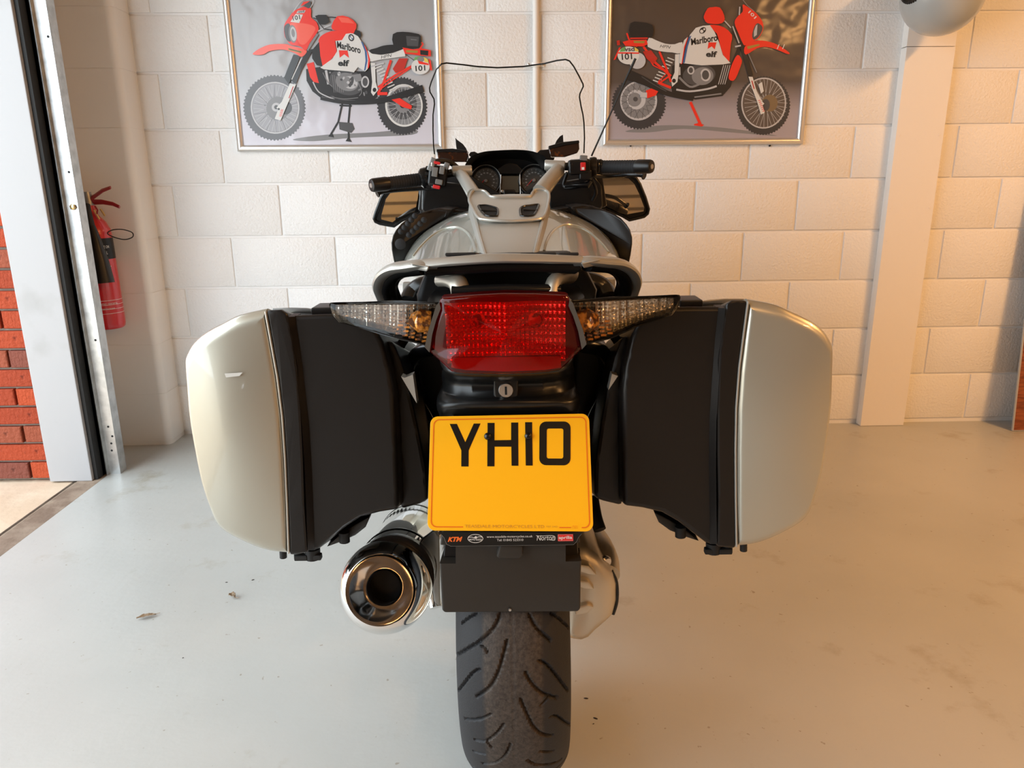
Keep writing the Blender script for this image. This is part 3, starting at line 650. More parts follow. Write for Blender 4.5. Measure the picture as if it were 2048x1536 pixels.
for px in (1261, 1539): tag(MB().lathe([(0, .004), (.006, .004), (.006, 0)], onY(px, 291.5, D), (0, -1, 0), 10).build('screw_hole', M['rubber'], None), 'dark screw plug under the %s end of the right poster frame' % ('left' if px < 1400 else 'right'), 'screw')

# ------------------------------------------------------------------ conduit between the posters
pc = onY(1071.5, 150, D-.014)
con = empty('conduit', (pc.x, D-.014, .002), None, 'thin white vertical conduit pipe on the wall between the two posters', 'pipe')
MB().tube([(0, 0, 0), (0, 0, 2.75)], .0125, 16, True).build('pipe', M['plaster'], con)
for z in (.5, onY(1071, 129, D-.02).z, 2.3):
    s = MB(); s.tube([(0, 0, z-.002-.009), (0, 0, z-.002+.009)], .0165, 16)
    s.box((0, .009, z), (.072, .005, .018)); s.build('saddle_clamp', M['plaster'], con)
    for x in (-.029, .029): MB().lathe([(0, .005), (.003, .005), (.005, .002), (.005, 0)], (x, .0065, z), (0, -1, 0), 10).build('clamp_screw', M['steel'], con)

# ------------------------------------------------------------------ fire extinguisher
def E3(x, y, Y=3.06): return onY(x, y, Y)
ex0 = E3(218, 655)
ext = empty('fire_extinguisher', ex0, None, 'red fire extinguisher with black horn hanging in the left corner behind the door track', 'extinguisher')
ec = E3(186, 462)-ex0; axis = ec.normalized(); Lh = ec.length; r_ = .066
prof = [(0, .0), (0, r_*.86), (.006, r_*.96), (.02, r_), (Lh*.95, r_), (Lh+.005, r_*.97), (Lh+.035, r_*.78), (Lh+.058, r_*.48), (Lh+.07, r_*.36), (Lh+.10, r_*.34), (Lh+.10, 0)]
body = MB().lathe(prof, (0, 0, 0), axis, 40).build('cylinder', M['red_paint'], ext)
MB().lathe([(Lh*.72, r_+.0008), (Lh*.93, r_+.0008)], (0, 0, 0), axis, 40).build('black_label', M['plate_black'], body)
def ext_text(txt, t, a0, a1, h, m, bold=0):
    u = Vector((1, 0, 0)); u = (u-axis*u.dot(axis)).normalized(); w_ = axis.cross(u)
    v, f = text2d(txt, bold); rr = r_+.0014
    V = []
    for a, b in v:
        ang = a0+(a1-a0)*a; V.append(axis*(t+b*h)+rr*(u*math.sin(ang)-w_*math.cos(ang)*(1 if w_.y > 0 else -1)))
    me = bpy.data.meshes.new('label_print'); me.from_pydata([tuple(p) for p in V], [], f); link('label_print', me, m, body)
ext_text('CO2 FOR USE ON', Lh*.83, .1, 1.25, .011, M['white_print']); ext_text('ELECTRICAL', Lh*.77, .2, 1.1, .012, M['white_print'])
for k, s_ in enumerate(['Carbon Dioxide', 'Fire Extinguisher', 'Pull safety pin', 'Direct horn at', 'base of fire']): ext_text(s_, Lh*(.64-k*.035), .35, 1.2, .008, M['white_print'])
for k in range(4): MB().lathe([(Lh*(.30-.045*k), r_+.0006), (Lh*(.30-.045*k)+.0015, r_+.0006)], (0, 0, 0), axis, 40).build('label_line', M['white_print'], body)
ext_text('Do not hold horn when operating', Lh*.26, -.9, 1.2, .008, M['white_print']); ext_text('Use and remount', Lh*.21, -.5, 1.0, .008, M['white_print'])
q = lambda x, y, Y=3.06: E3(x, y, Y)-ex0
MB().lathe([(0, .022), (.02, .022), (.03, .018), (.055, .016), (.055, 0)], axis*(Lh+.098), axis, 20).build('valve', M['steel_dark'], ext)
MB().tube([q(172, 412), q(178, 400), q(190, 392), q(205, 381), q(221, 375)], [.008, .008, .006, .006, .005], 10, flat=(1, 1.8)).build('squeeze_lever', M['dark_red'], ext)
MB().tube([q(170, 408), q(182, 404), q(205, 404), q(226, 408), q(239, 414)], [.009, .008, .007, .006, .005], 10, flat=(1, 1.8)).build('carry_handle', M['dark_red'], ext)
MB().tube([q(188, 420, 3.03), q(199, 439, 3.03)], .004, 10).build('safety_pin', M['brass'], ext); MB().tube([q(201, 418, 3.03), q(210, 432, 3.03)], .004, 10).build('safety_pin', M['brass'], ext)
MB().tube([q(190, 412, 3.03), q(195, 420, 3.03), q(194, 428, 3.03)], .0035, 8).build('tamper_tag', M['dark_red'], ext)
MB().tube(cr([q(173, 410, 3.0), q(176, 425, 2.985), q(181, 445, 2.975), q(190, 480, 2.97)], 6), [.013]*19, 14).build('hose', M['rubber'], ext)
MB().tube([q(183, 452, 2.968), q(190, 480, 2.962), q(200, 525, 2.955), q(208, 566, 2.95)], [.014, .022, .033, .039], 24).build('horn', M['black'], ext)
lp = cr([q(215, 467, 3.03), q(225, 460, 3.04), q(245, 459, 3.05), q(264, 465, 3.06), q(265, 474, 3.05), q(250, 479, 3.04), q(230, 475, 3.03)], 6, True)
MB().tube(lp+[lp[0]], .0022, 8, False).build('wire_loop', M['rubber'], ext)
MB().box(axis*(Lh*.6)+Vector((-.03, .068, 0)), (.05, .014, .09)).build('wall_bracket', M['steel_dark'], ext, bevel=.002)

# ------------------------------------------------------------------ grey shell on the pillar
dc = onY(1886, -12, 3.06); dm = empty('grey_dome', (dc.x, D-.045, dc.z), None, 'glossy grey rounded shell fixed high on the right pillar at the top edge', 'dome')
o = Vector((0, -(D-.045-3.06), 0)); R_ = .148
sh = MB(); n = 40; prof = []
for k in range(25):
    a = -1.12+ k/24*(PI/2+1.12); prof.append((math.sin(a)*R_, math.cos(a)*R_))
sh.lathe(prof, o, (1, .25, -.22), 48); sh.build('shell', M['dome_grey'], dm)
ax_ = Vector((1, .25, -.22)).normalized(); e0 = o+ax_*math.sin(-1.12)*R_; rr = math.cos(-1.12)*R_; u_ = ax_.orthogonal().normalized(); w_ = ax_.cross(u_)
bd = MB()
for k in range(44):
    a = 2*PI*k/44; p = e0+(rr+.002)*(u_*math.cos(a)+w_*math.sin(a)); bd.tube([p-ax_*.004, p+ax_*.004], .0042, 6)
bd.build('rim_beading', M['rubber'], dm)
sh = MB(); sh.lathe([(-.002, rr), (.004, rr*.9), (.012, 0)], e0, ax_, 32); sh.build('inner_face', M['deep_black'], dm)
MB().tube([(0, 0, 0), o*.6], .03, 16).build('bracket', M['steel_dark'], dm)

# ------------------------------------------------------------------ board leaning on the wall at the far right
bp0 = onZ(2025, 863); bw_, bh_ = .62, 1.62; lean = math.atan((D-.012-bp0.y)/bh_)
bd = empty('leaning_board', (bp0.x, bp0.y, .002), None, 'white edged printed board leaning against the wall at the right edge', 'board'); bd.rotation_euler = (-lean, 0, 0)
MB().box((bw_/2, .006, bh_/2), (bw_, .008, bh_)).build('panel', M['white_post'], bd, bevel=.001)
wood = mat('printed_wood', (.30, .085, .03), .5, var=(9, (.16, .04, .016), .4, .62)); 
nt = wood.node_tree; mp = nt.nodes.new('ShaderNodeMapping'); mp.inputs['Scale'].default_value = (1.2, 1, 9)
nn = [x for x in nt.nodes if x.type == 'TEX_NOISE'][0]; tcn = [x for x in nt.nodes if x.type == 'TEX_COORD'][0]; nt.links.new(tcn.outputs['Object'], mp.inputs[0]); nt.links.new(mp.outputs[0], nn.inputs[0]); nn.inputs['Distortion'].default_value = .6
zc = .43
pb = Print(lambda x, y, l: Vector((x, .0018-l*.0001, y)))
pb.poly(wood, [(.006, .004), (bw_-.006, .004), (bw_-.006, zc), (.006, zc)]); pb.poly(ink('slate', (.20, .22, .25)), [(.006, zc), (bw_-.006, zc), (bw_-.006, bh_-.006), (.006, bh_-.006)], same=True)
pb.build('print', bd)

# ------------------------------------------------------------------ leaves and grit on the floor
def leaf(px, py, L_, W_, rz, label, curl=.25):
    p = onZ(px, py); V = []; Fc = []; nx, ny = 12, 7
    for i in range(nx):
        t = i/(nx-1); wd = W_*math.sin(PI*min(max(t, .02), .98))**.8*(1+.18*math.sin(t*23))
        for j in range(ny):
            s = j/(ny-1)-.5
            V.append(Vector(((t-.5)*L_, s*wd*(1-.25*abs(s)), .002+curl*W_*(abs(s)*1.1+.35*math.sin(t*7+s*5)**2)+.15*W_*math.sin(t*PI))))
    for i in range(nx-1):
        for j in range(ny-1): Fc.append((i*ny+j, i*ny+j+1, (i+1)*ny+j+1, (i+1)*ny+j))
    me = mesh(V, Fc, 'leaf'); o = link('dry_leaf', me, M['leaf'], None, True); md = o.modifiers.new('s', 'SOLIDIFY'); md.thickness = .001
    o.location = (p.x, p.y, .0015); o.rotation_euler = (0, 0, rz)
    st = MB().tube([(L_/2-.004, 0, .004), (L_/2+.01, .003, .005)], .0008, 6).build('stem', M['leaf'], o)
    return tag(o, label, 'leaf')
leaf(293, 1236, .048, .017, .35, 'curled dry brown leaf on the grey floor, larger and left of the exhaust')
leaf(465, 1196, .026, .020, -.6, 'small crumpled dry leaf on the floor nearer the left pannier', .5)
for px, py, s, lb in ((453, 1165, .005, 'tiny brown fleck of debris on the floor above the small crumpled leaf'), (506, 1160, .006, 'tiny dark fleck on the floor beneath the left pannier, beside the crumpled leaf'), (1172, 1397, .007, 'dark grit speck on the floor just right of the rear tyre'), (1191, 1437, .007, 'elongated dark speck on the floor lower right of the rear tyre'), (1187, 1448, .003, 'faint little speck below the elongated dark one right of the tyre'), (366, 1316, .003, 'lone pale brown speck of dirt on the floor at the lower left')):
    p = onZ(px, py); mb = MB(); mb.lathe([(0, 0), (.0003, s*.8), (.001, s*.6), (.0016, 0)], (0, 0, 0), (0, 0, 1), 7); o = mb.build('floor_debris', M['grit'], None)
    o.location = (p.x, p.y, .0002); o.scale = (1, .45, 1); o.rotation_euler = (0, 0, random.uniform(-1, 1)); tag(o, lb, 'debris')

# ================================================================== the motorcycle (bike frame: x right, y forwards, z up; y = 0 sits BY in front of the viewer)
BY = 1.95
bike = empty('motorcycle', (.0630, 1.9489, 0), None, 'silver grey touring motorcycle with two panniers and a yellow number plate', 'motorcycle')
BM = Matrix.Translation((.0630, 1.9489, 0)) @ Matrix.Rotation(-math.radians(2.1), 4, 'Z') @ Matrix.Rotation(-math.radians(.8), 4, 'Y')
bike.matrix_world = BM
BI = BM.inverted(); _o = BI @ Vector((0, 0, H))
def B(x, y, Y):
    d = BI.to_3x3() @ ray(x, y); return _o+d*float((Y-BY-_o.y)/d.y)
def U(x, Y, z): return Vector((x, Y-BY, z))
def BS(pts, Y, dx=0): return [B(p[0], p[1], p[2] if len(p) > 2 else Y)+Vector((dx, 0, 0)) for p in pts]
def mir(pts): return [Vector((-p.x, p.y, p.z)) for p in pts]
def child(name, parent=None, label=None): return empty(name, (0, 0, 0), parent or bike, label)

# ---- rear wheel
AX, AZ, TR = 1.262, .336, .317          # axle distance and height, tyre radius
rw = child('rear_wheel')
kp = [(0, TR), (.025, TR-.002), (.048, TR-.0095), (.068, TR-.0225), (.082, TR-.038), (.0895, TR-.052), (.0905, TR-.062), (.087, TR-.076), (.078, TR-.088), (.068, TR-.094)]
half = cr([(a, b, 0) for a, b in kp], 8)
# resample the section by length
def resample(P, n):
    d = [0]
    for i in range(1, len(P)): d.append(d[-1]+(P[i]-P[i-1]).length)
    out = []; j = 0
    for k in range(n+1):
        t = d[-1]*k/n
        while j < len(d)-2 and d[j+1] < t: j += 1
        u = (t-d[j])/(d[j+1]-d[j]) if d[j+1] > d[j] else 0; out.append(P[j].lerp(P[j+1], min(max(u, 0), 1)))
    return out, d[-1]
hs, hl = resample(half, 62)
sec = [(-p.x, p.y) for p in hs[::-1]]+[(p.x, p.y) for p in hs[1:]]; S = np.linspace(-hl, hl, len(sec))
secx = np.array([a for a, b in sec]); secr = np.array([b for a, b in sec])
def tyre_hit(px, py):
    d = BI.to_3x3() @ ray(px, py); d.normalize(); t = .5; prev = None
    while t < 2.5:
        p = _o+d*t; rho = math.hypot(p.y-(AX-BY), p.z-AZ); rr_ = np.interp(p.x, secx[5:-5], secr[5:-5]) if abs(p.x) < .0903 else 0
        if rho < rr_: break
        t += .0008
    else: return None
    ph = math.atan2(p.z-AZ, -(p.y-(AX-BY)))   # 0 = rearmost, up positive
    return ph, float(np.interp(p.x, secx[12:-12], S[12:-12]))
def T5(x, y): return tyre_hit(840+x/4.315, 1180+y/4.315)
GR = [([(690, 205), (660, 290), (600, 370), (520, 440), (430, 495), (330, 536)], 9), ([(520, 480), (555, 500), (585, 540)], 6), ([(480, 205), (420, 240), (362, 285)], 7),
      ([(750, 440), (715, 580), (670, 720), (600, 840), (490, 920)], 9), ([(512, 685), (450, 720), (348, 736)], 8),
      ([(610, 1070), (520, 1110), (385, 1110)], 8), ([(940, 205), (990, 300), (1060, 380), (1125, 435)], 9), ([(1130, 200), (1200, 250), (1270, 285)], 7),
      ([(1030, 610), (1120, 670), (1260, 715)], 8), ([(910, 710), (970, 810), (1060, 890), (1180, 930), (1300, 905)], 9), ([(1110, 920), (1040, 995)], 6),
      ([(870, 945), (920, 1060), (980, 1180), (1060, 1245), (1140, 1255)], 9), ([(1280, 1075), (1200, 1100), (1120, 1098)], 6)]
EXTRA = [([(720, 1160), (670, 1230), (570, 1300), (470, 1290), (385, 1240)], 8), ([(570, 1300), (625, 1365)], 6), ([(780, 1330), (740, 1420), (650, 1490), (540, 1495)], 8), ([(395, 1335), (460, 1390), (560, 1415)], 7),
         ([(1250, 1342), (1150, 1390), (1035, 1392)], 6), ([(930, 1470), (1000, 1505), (1080, 1505), (1220, 1460)], 8)]
segs = []
def add_groove(pts, wpx, shift=0):
    q_ = [T5(x, y) for x, y in pts]; q_ = [a for a in q_ if a]
    q_ = [(p.x, p.y) for p in cr([(a, b, 0) for a, b in q_], 3)]
    return [(q_[i][0], q_[i][1], q_[i+1][0], q_[i+1][1], wpx*.00042/2*1.15) for i in range(len(q_)-1)]
base = [s_ for pts, w_ in GR for s_ in add_groove(pts, w_)]; extra = [s_ for pts, w_ in EXTRA for s_ in add_groove(pts, w_)]
NP = 6; per = 2*PI/NP
segs = [(a[0]+k*per, a[1], a[2]+k*per, a[3], a[4]) for a in base for k in range(NP)]
lo_ = min(min(a[0], a[2]) for a in base); segs += extra
NA = 900; ph = np.linspace(0, 2*PI, NA, endpoint=False); G = np.zeros((NA, len(S)))
Q1, Q2 = np.meshgrid(ph, S, indexing='ij')
vis_lo = min(min(a[0], a[2]) for a in extra)
for (a0, s0, a1, s1, hw) in segs:
    m0 = (a0+a1)/2 % (2*PI)
    if (a0, s0, a1, s1, hw) not in extra:
        mm = (m0+PI) % (2*PI)-PI
        if vis_lo-.02 < mm < lo_-.01: continue        # the traced grooves take over here
    sel = np.abs((ph-m0+PI) % (2*PI)-PI) < .12
    A = ((Q1[sel]-m0+PI) % (2*PI)-PI)*TR; b_ = Q2[sel]
    x0_, x1_ = (a0-(a0+a1)/2)*TR, (a1-(a0+a1)/2)*TR
    dx_, dy_ = x1_-x0_, s1-s0; L2 = dx_*dx_+dy_*dy_+1e-12
    t_ = np.clip(((A-x0_)*dx_+(b_-s0)*dy_)/L2, 0, 1); dd = np.hypot(A-x0_-t_*dx_, b_-s0-t_*dy_)
    g = np.clip((hw*1.25-dd)/(hw*.55), 0, 1); G[sel] = np.maximum(G[sel], g)
G = G*.0055*np.clip((.118-np.abs(S))/.010, 0, 1)[None, :]
G += np.exp(-(S/.0009)**2)[None, :]*.0008
nx_ = np.gradient(secr, secx+1e-9*np.arange(len(secx))); 
dxs = np.gradient(secx); drs = np.gradient(secr); ln = np.hypot(dxs, drs); NX, NR = -drs/ln, dxs/ln
X = secx[None, :]-G*NX[None, :]; Rr = secr[None, :]-G*NR[None, :]
V = np.stack([X, -(Rr*np.cos(ph)[:, None])+(AX-BY), Rr*np.sin(ph)[:, None]+AZ], -1).reshape(-1, 3)
ns_ = len(S); Fc = []
for i in range(NA):
    j = (i+1) % NA
    Fc += [(i*ns_+k, i*ns_+k+1, j*ns_+k+1, j*ns_+k) for k in range(ns_-1)]
me = bpy.data.meshes.new('tyre'); me.from_pydata(V.tolist(), [], Fc)
def tyre_mat():
    m = mat('tyre_rubber', (.018, .018, .018), .66, bump=(420, .5, 4, .0012)); nt = m.node_tree; b = nt.nodes['Principled BSDF']; tc = nt.nodes.new('ShaderNodeTexCoord')
    sp = nt.nodes.new('ShaderNodeSeparateXYZ'); ab = nt.nodes.new('ShaderNodeMath'); ab.operation = 'ABSOLUTE'; n = nt.nodes.new('ShaderNodeTexNoise'); n.inputs['Scale'].default_value = 160; n.inputs['Detail'].default_value = 8
    n.inputs['Roughness'].default_value = .7; mr = nt.nodes.new('ShaderNodeMapRange'); mr.inputs[1].default_value = .048; mr.inputs[2].default_value = .042
    r = nt.nodes.new('ShaderNodeValToRGB'); r.color_ramp.elements[0].position = .35; r.color_ramp.elements[0].color = (.026, .019, .015, 1); r.color_ramp.elements[1].position = .72; r.color_ramp.elements[1].color = (.085, .066, .052, 1)
    mx = nt.nodes.new('ShaderNodeMix'); mx.data_type = 'RGBA'; mx.inputs[6].default_value = (.019, .019, .021, 1)
    nt.links.new(tc.outputs['Object'], sp.inputs[0]); nt.links.new(sp.outputs[0], ab.inputs[0]); nt.links.new(ab.outputs[0], mr.inputs[0]); nt.links.new(tc.outputs['Object'], n.inputs[0]); nt.links.new(n.outputs[0], r.inputs[0])
    nt.links.new(mr.outputs[0], mx.inputs[0]); nt.links.new(r.outputs[0], mx.inputs[7]); nt.links.new(mx.outputs[2], b.inputs['Base Color']); return m
M['tyre'] = tyre_mat()
ty = link('tyre', me, M['tyre'], rw, True); 
for p in me.polygons: p.use_smooth = True
rim = MB(); rim.lathe([(-.085, .222), (-.09, .232), (-.085, .238), (-.075, .225), (-.03, .205), (.03, .205), (.075, .225), (.085, .238), (.09, .232), (.085, .222), (.03, .195), (-.03, .195)], U(0, AX, AZ), (1, 0, 0), 64, True)
rim.lathe([(-.06, 0), (-.06, .045), (.06, .06), (.06, 0)], U(0, AX, AZ), (1, 0, 0), 32)
for k in range(5):
    a = 2*PI*k/5
    for da in (-.16, .16): rim.tube([U(0, AX, AZ)+Vector((.01, math.cos(a)*.045, math.sin(a)*.045)), U(0, AX, AZ)+Vector((-.02, math.cos(a+da)*.20, math.sin(a+da)*.20))], .014, 10)
rim.build('rim', M['alu'], rw)
# ---- front wheel, fork, belly: hidden behind the luggage from the photo's place
FX, FZ = 2.79, .305
fw = child('front_wheel')
MB().lathe([(-.04, .22), (-.058, .24), (-.062, .265), (-.05, .29), (-.025, .302), (0, .305), (.025, .302), (.05, .29), (.062, .265), (.058, .24), (.04, .22)], U(0, FX, FZ), (1, 0, 0), 72).build('tyre', M['rubber'], fw)
rm = MB(); rm.lathe([(-.04, .225), (-.03, .20), (.03, .20), (.04, .225), (.03, .19), (-.03, .19)], U(0, FX, FZ), (1, 0, 0), 48, True)
for k in range(5):
    a = 2*PI*k/5; rm.tube([U(0, FX, FZ), U(0, FX, FZ)+Vector((0, math.cos(a)*.2, math.sin(a)*.2))], .012, 10)
rm.build('rim', M['alu'], fw)
for s_ in (-1, 1):
    MB().lathe([(-.0025, .06), (-.0025, .16), (.0025, .16), (.0025, .06)], U(s_*.075, FX, FZ), (1, 0, 0), 48, True).build('brake_disc', M['steel'], fw)
    MB().tube([U(s_*.095, FX, FZ), U(s_*.095, FX-.06, .6), U(s_*.09, FX-.18, .95)], .024, 16).build('fork_leg', M['alu'], bike)
def arch(Yc, zc, r, hw, a0, a1, n=18, m=8):
    mb = MB(); rings = []
    for i in range(n+1):
        a = a0+(a1-a0)*i/n; ring = []
        for k in range(m+1):
            u = -1+2*k/m; rr_ = r-.02*abs(u)**3; ring.append(U(hw*u, Yc+math.cos(a)*rr_, zc+math.sin(a)*rr_))
        for k in range(m, -1, -1):
            u = -1+2*k/m; rr_ = r-.005-.02*abs(u)**3; ring.append(U(hw*u*.97, Yc+math.cos(a)*rr_, zc+math.sin(a)*rr_))
        rings.append(ring)
    return mb.loft(rings)
arch(FX, FZ, .325, .075, -.1, 2.7).build('front_mudguard', M['silver'], bike)
def arcring(Y, hw, zt, zb_, pw=2.4, n=24):
    """arch-shaped section: half-width hw, top zt, bottom zb_"""
    r = []
    for k in range(n+1):
        a = PI*k/n; c_, s_ = math.cos(a), math.sin(a)
        r.append(U(hw*math.copysign(abs(c_)**(2/pw), c_), Y, zb_+(zt-zb_)*abs(s_)**(2/pw)))
    return r
MB().loft([arcring(1.85, .20, .78, .33), arcring(2.0, .25, .86, .26), arcring(2.3, .27, .93, .24), arcring(2.6, .25, .95, .30), arcring(2.85, .17, .9, .45), arcring(2.98, .06, .8, .6)]).build('fairing_hull', M['silver'], bike)
MB().loft([arcring(1.66, .10, .62, .22), arcring(1.75, .14, .66, .2), arcring(2.2, .14, .66, .2), arcring(2.3, .1, .6, .24)]).build('engine_block', M['alu'], bike)
for s_ in (-1, 1):
    cyl = MB().tube([U(s_*.12, 2.06, .44), U(s_*.27, 2.06, .44)], .075, 20).build('cylinder', M['alu'], bike)
    MB().tube([U(s_*.26, 2.06, .44), U(s_*.33, 2.06, .44), U(s_*.345, 2.06, .44)], [.085, .085, .06], 8).build('rocker_cover', M['alu'], cyl)
MB().tube([U(-.055, 1.62, .50), U(-.055, 1.67, .30), U(-.095, 1.68, .02)], .016, 10).build('stand_leg', M['black'], bike)
MB().tube([U(.055, 1.62, .50), U(.055, 1.67, .30), U(.09, 1.68, .018)], .016, 10).build('stand_leg', M['black'], bike)
MB().tube([U(-.07, 1.67, .26), U(.07, 1.67, .26)], .013, 10).build('stand_crossbar', M['black'], bike)

# ---- inner mudguard and tail structure (dark)
arch(AX, AZ, .338, .118, .5, 2.15, 26, 12).build('inner_mudguard', M['deep_black'], bike)
R2 = [(1172, 690), (1178, 740), (1168, 790), (1170, 832), (1150, 900), (1130, 1010)]
# tail cowl : sections down from the lamp to the plate
def half_loft(rows, name, m, bev=0, parent=None, label=None, caps=True):
    """rows: each a list of bike points for the right half from x>0 to x=0, mirrored to a closed ring"""
    rings = []
    for r in rows: rings.append(r+mir(r[:-1][::-1]))
    return MB().loft(rings, True, caps).build(name, m, parent or bike, bevel=bev, label=label)
def tailrow(z, hw, Yf, Yb, rnd=.02):
    pts = [U(hw, Yb, z), U(hw, Yf+rnd*2.4, z)]
    for k in range(1, 7):
        a = k/6*PI/2; pts.append(U(hw-rnd*1.6*(1-math.cos(a)), Yf+rnd*2.4*(1-math.sin(a)), z))
    pts += [U(hw*.5, Yf-.004, z), U(0, Yf-.006, z)]
    return pts
zt = lambda py, Y: B(1016, py, Y).z
rows = [tailrow(zt(604, 1.06), .118, 1.055, 1.45), tailrow(zt(660, 1.06), .118, 1.055, 1.45), tailrow(zt(700, 1.06), .110, 1.055, 1.45, .025), tailrow(zt(735, 1.02), .098, 1.012, 1.4, .02), tailrow(zt(752, 1.02), .094, 1.018, 1.4, .02),
        tailrow(zt(765, 1.055), .105, 1.058, 1.4, .03), tailrow(zt(790, 1.05), .104, 1.052, 1.38, .03), tailrow(zt(800, 1.04), .106, 1.043, 1.38, .03), tailrow(zt(812, 1.04), .110, 1.042, 1.38, .02),
        tailrow(zt(826, 1.05), .110, 1.055, 1.36, .012), tailrow(zt(850, 1.07), .108, 1.072, 1.34, .012), tailrow(zt(1000, 1.05), .098, 1.05, 1.12, .012), tailrow(zt(1075, 1.0), .09, 1.0, 1.03, .005)]
nr_ = []
for i in range(len(rows)-1):
    for k in range(4):
        p0, p1, p2, p3 = rows[max(i-1, 0)], rows[i], rows[i+1], rows[min(i+2, len(rows)-1)]; t = k/4
        nr_.append([.5*((2*b)+(c-a)*t+(2*a-5*b+4*c-d)*t*t+(3*b-a-3*c+d)*t**3) for a, b, c, d in zip(p0, p1, p2, p3)])
nr_.append(rows[-1]); rows = nr_
half_loft(rows, 'tail_cowl', M['cowl'])
lk = B(1012, 779, 1.048)
lb = MB(); pol = [(1003-16, 752), (1003-16, 790), (992, 802), (1003, 810), (1016, 812), (1028, 806), (1036, 792), (1037, 752)]
slab(lb, BS(pol, 1.045), BS(pol, 1.075)); lock = lb.build('lock_recess', M['gloss_black'], bike, bevel=.003)
MB().lathe([(0, .0112), (-.005, .0112), (-.0062, .0102), (-.0062, 0)], lk, (0, 1, 0), 32).build('lock_barrel', M['steel'], lock, label='round steel lock barrel with an upright key slot')
MB().box(lk+Vector((0, -.0065, 0)), (.0032, .001, .0125)).build('key_slot', M['soot_recess'], lock)  # near-black bar paints the dark of the slot on a solid barrel

# ---- tail lamp
tl = child('tail_lamp'); LY = .985
red_r = [(1009, 587), (1070, 588), (1133, 591), (1139, 595), (1138, 614), (1147, 635), (1159, 666), (1164, 699), (1141, 721), (1122, 740), (1096, 745), (1050, 748), (1009, 749)]
def lampY(x): return 1.035+ .42*max(0, abs(x-1010)-0)**2/1470**2*1.0
rr_ = [Vector((p.x, p.y, p.z)) for p in BS([(x, y, LY+.022*(abs(x-1010)/150)**2) for x, y in red_r], 1.04)]
rr_[0].x = 0; rr_[-1].x = 0
ringR = rr_+mir(rr_[1:-1][::-1])
cc = Vector((0, rr_[0].y, (rr_[0].z+rr_[-1].z)/2))
ring_f = []
for i, p in enumerate(ringR): ring_f.append(p)
fine = []
for i in range(len(ringR)):
    a, b = ringR[i], ringR[(i+1) % len(ringR)]
    for k in range(4): fine.append(a.lerp(b, k/4))
lens = MB(); dome(lens, fine, cc, .03, .006, .006, n=8, back=False)
lens.build('red_lens', M['red_lens'], tl, smooth=50, label='large red lens')
# fluted reflector and bulbs behind the red lens
rf = MB(); x0_, x1_ = B(893, 660, LY+.03), B(1130, 660, LY+.03); zt_, zb_ = B(1010, 602, LY+.03).z, B(1010, 722, LY+.03).z
nxr, nzr = 150, 46
for i in range(nxr+1):
    for j in range(nzr+1):
        u, v_ = i/nxr, j/nzr; xx = x0_.x+(x1_.x-x0_.x)*u; zz = zb_+(zt_-zb_)*v_
        lobes = .010*abs(math.sin(u*PI*2))**1.2 if .28 < v_ else .004
        rf.v.append(Vector((xx, LY+.018-BY+lobes*.8+.0016*abs(math.sin(u*PI*26))+.0042*abs(math.sin(v_*PI*9)), zz)))
for i in range(nxr):
    for j in range(nzr): k = i*(nzr+1)+j; rf.f.append((k, k+1, k+nzr+2, k+nzr+1)); rf.mi.append(0)
rf.build('lamp_reflector', M['reflector'], tl)
MB().box(U(0, LY+.06, (zt_+zb_)/2), (.178, .004, (zt_-zb_)*1.08)).build('lamp_backing', M['red_print'], tl)
lh = [Vector((p.x*1.0, p.y+.034, p.z)) for p in fine]; slab(MB(), lh, [cc+(p-cc)*.8+Vector((0, .05, 0)) for p in lh]).build('lamp_housing', mat('deep_red_housing', (.10, .003, .003), .4), tl)
for x in (955, 1070): MB().lathe([(0, .011), (-.008, .010), (-.013, .005), (-.014, 0)], B(x, 640, LY+.018), (0, 1, 0), 20).build('bulb', M['amber'], tl)
pol = [(905, 716), (1120, 713), (1123, 735), (1090, 740), (1010, 743), (930, 740), (902, 735)]
pf = BS(pol, LY+.019); slab(MB(), pf, [p+Vector((0, .004, 0)) for p in pf]).build('reflector_strip', mat('red_reflector', (.55, .012, .01), .25, bump=(900, .6, 1, .001)), tl)
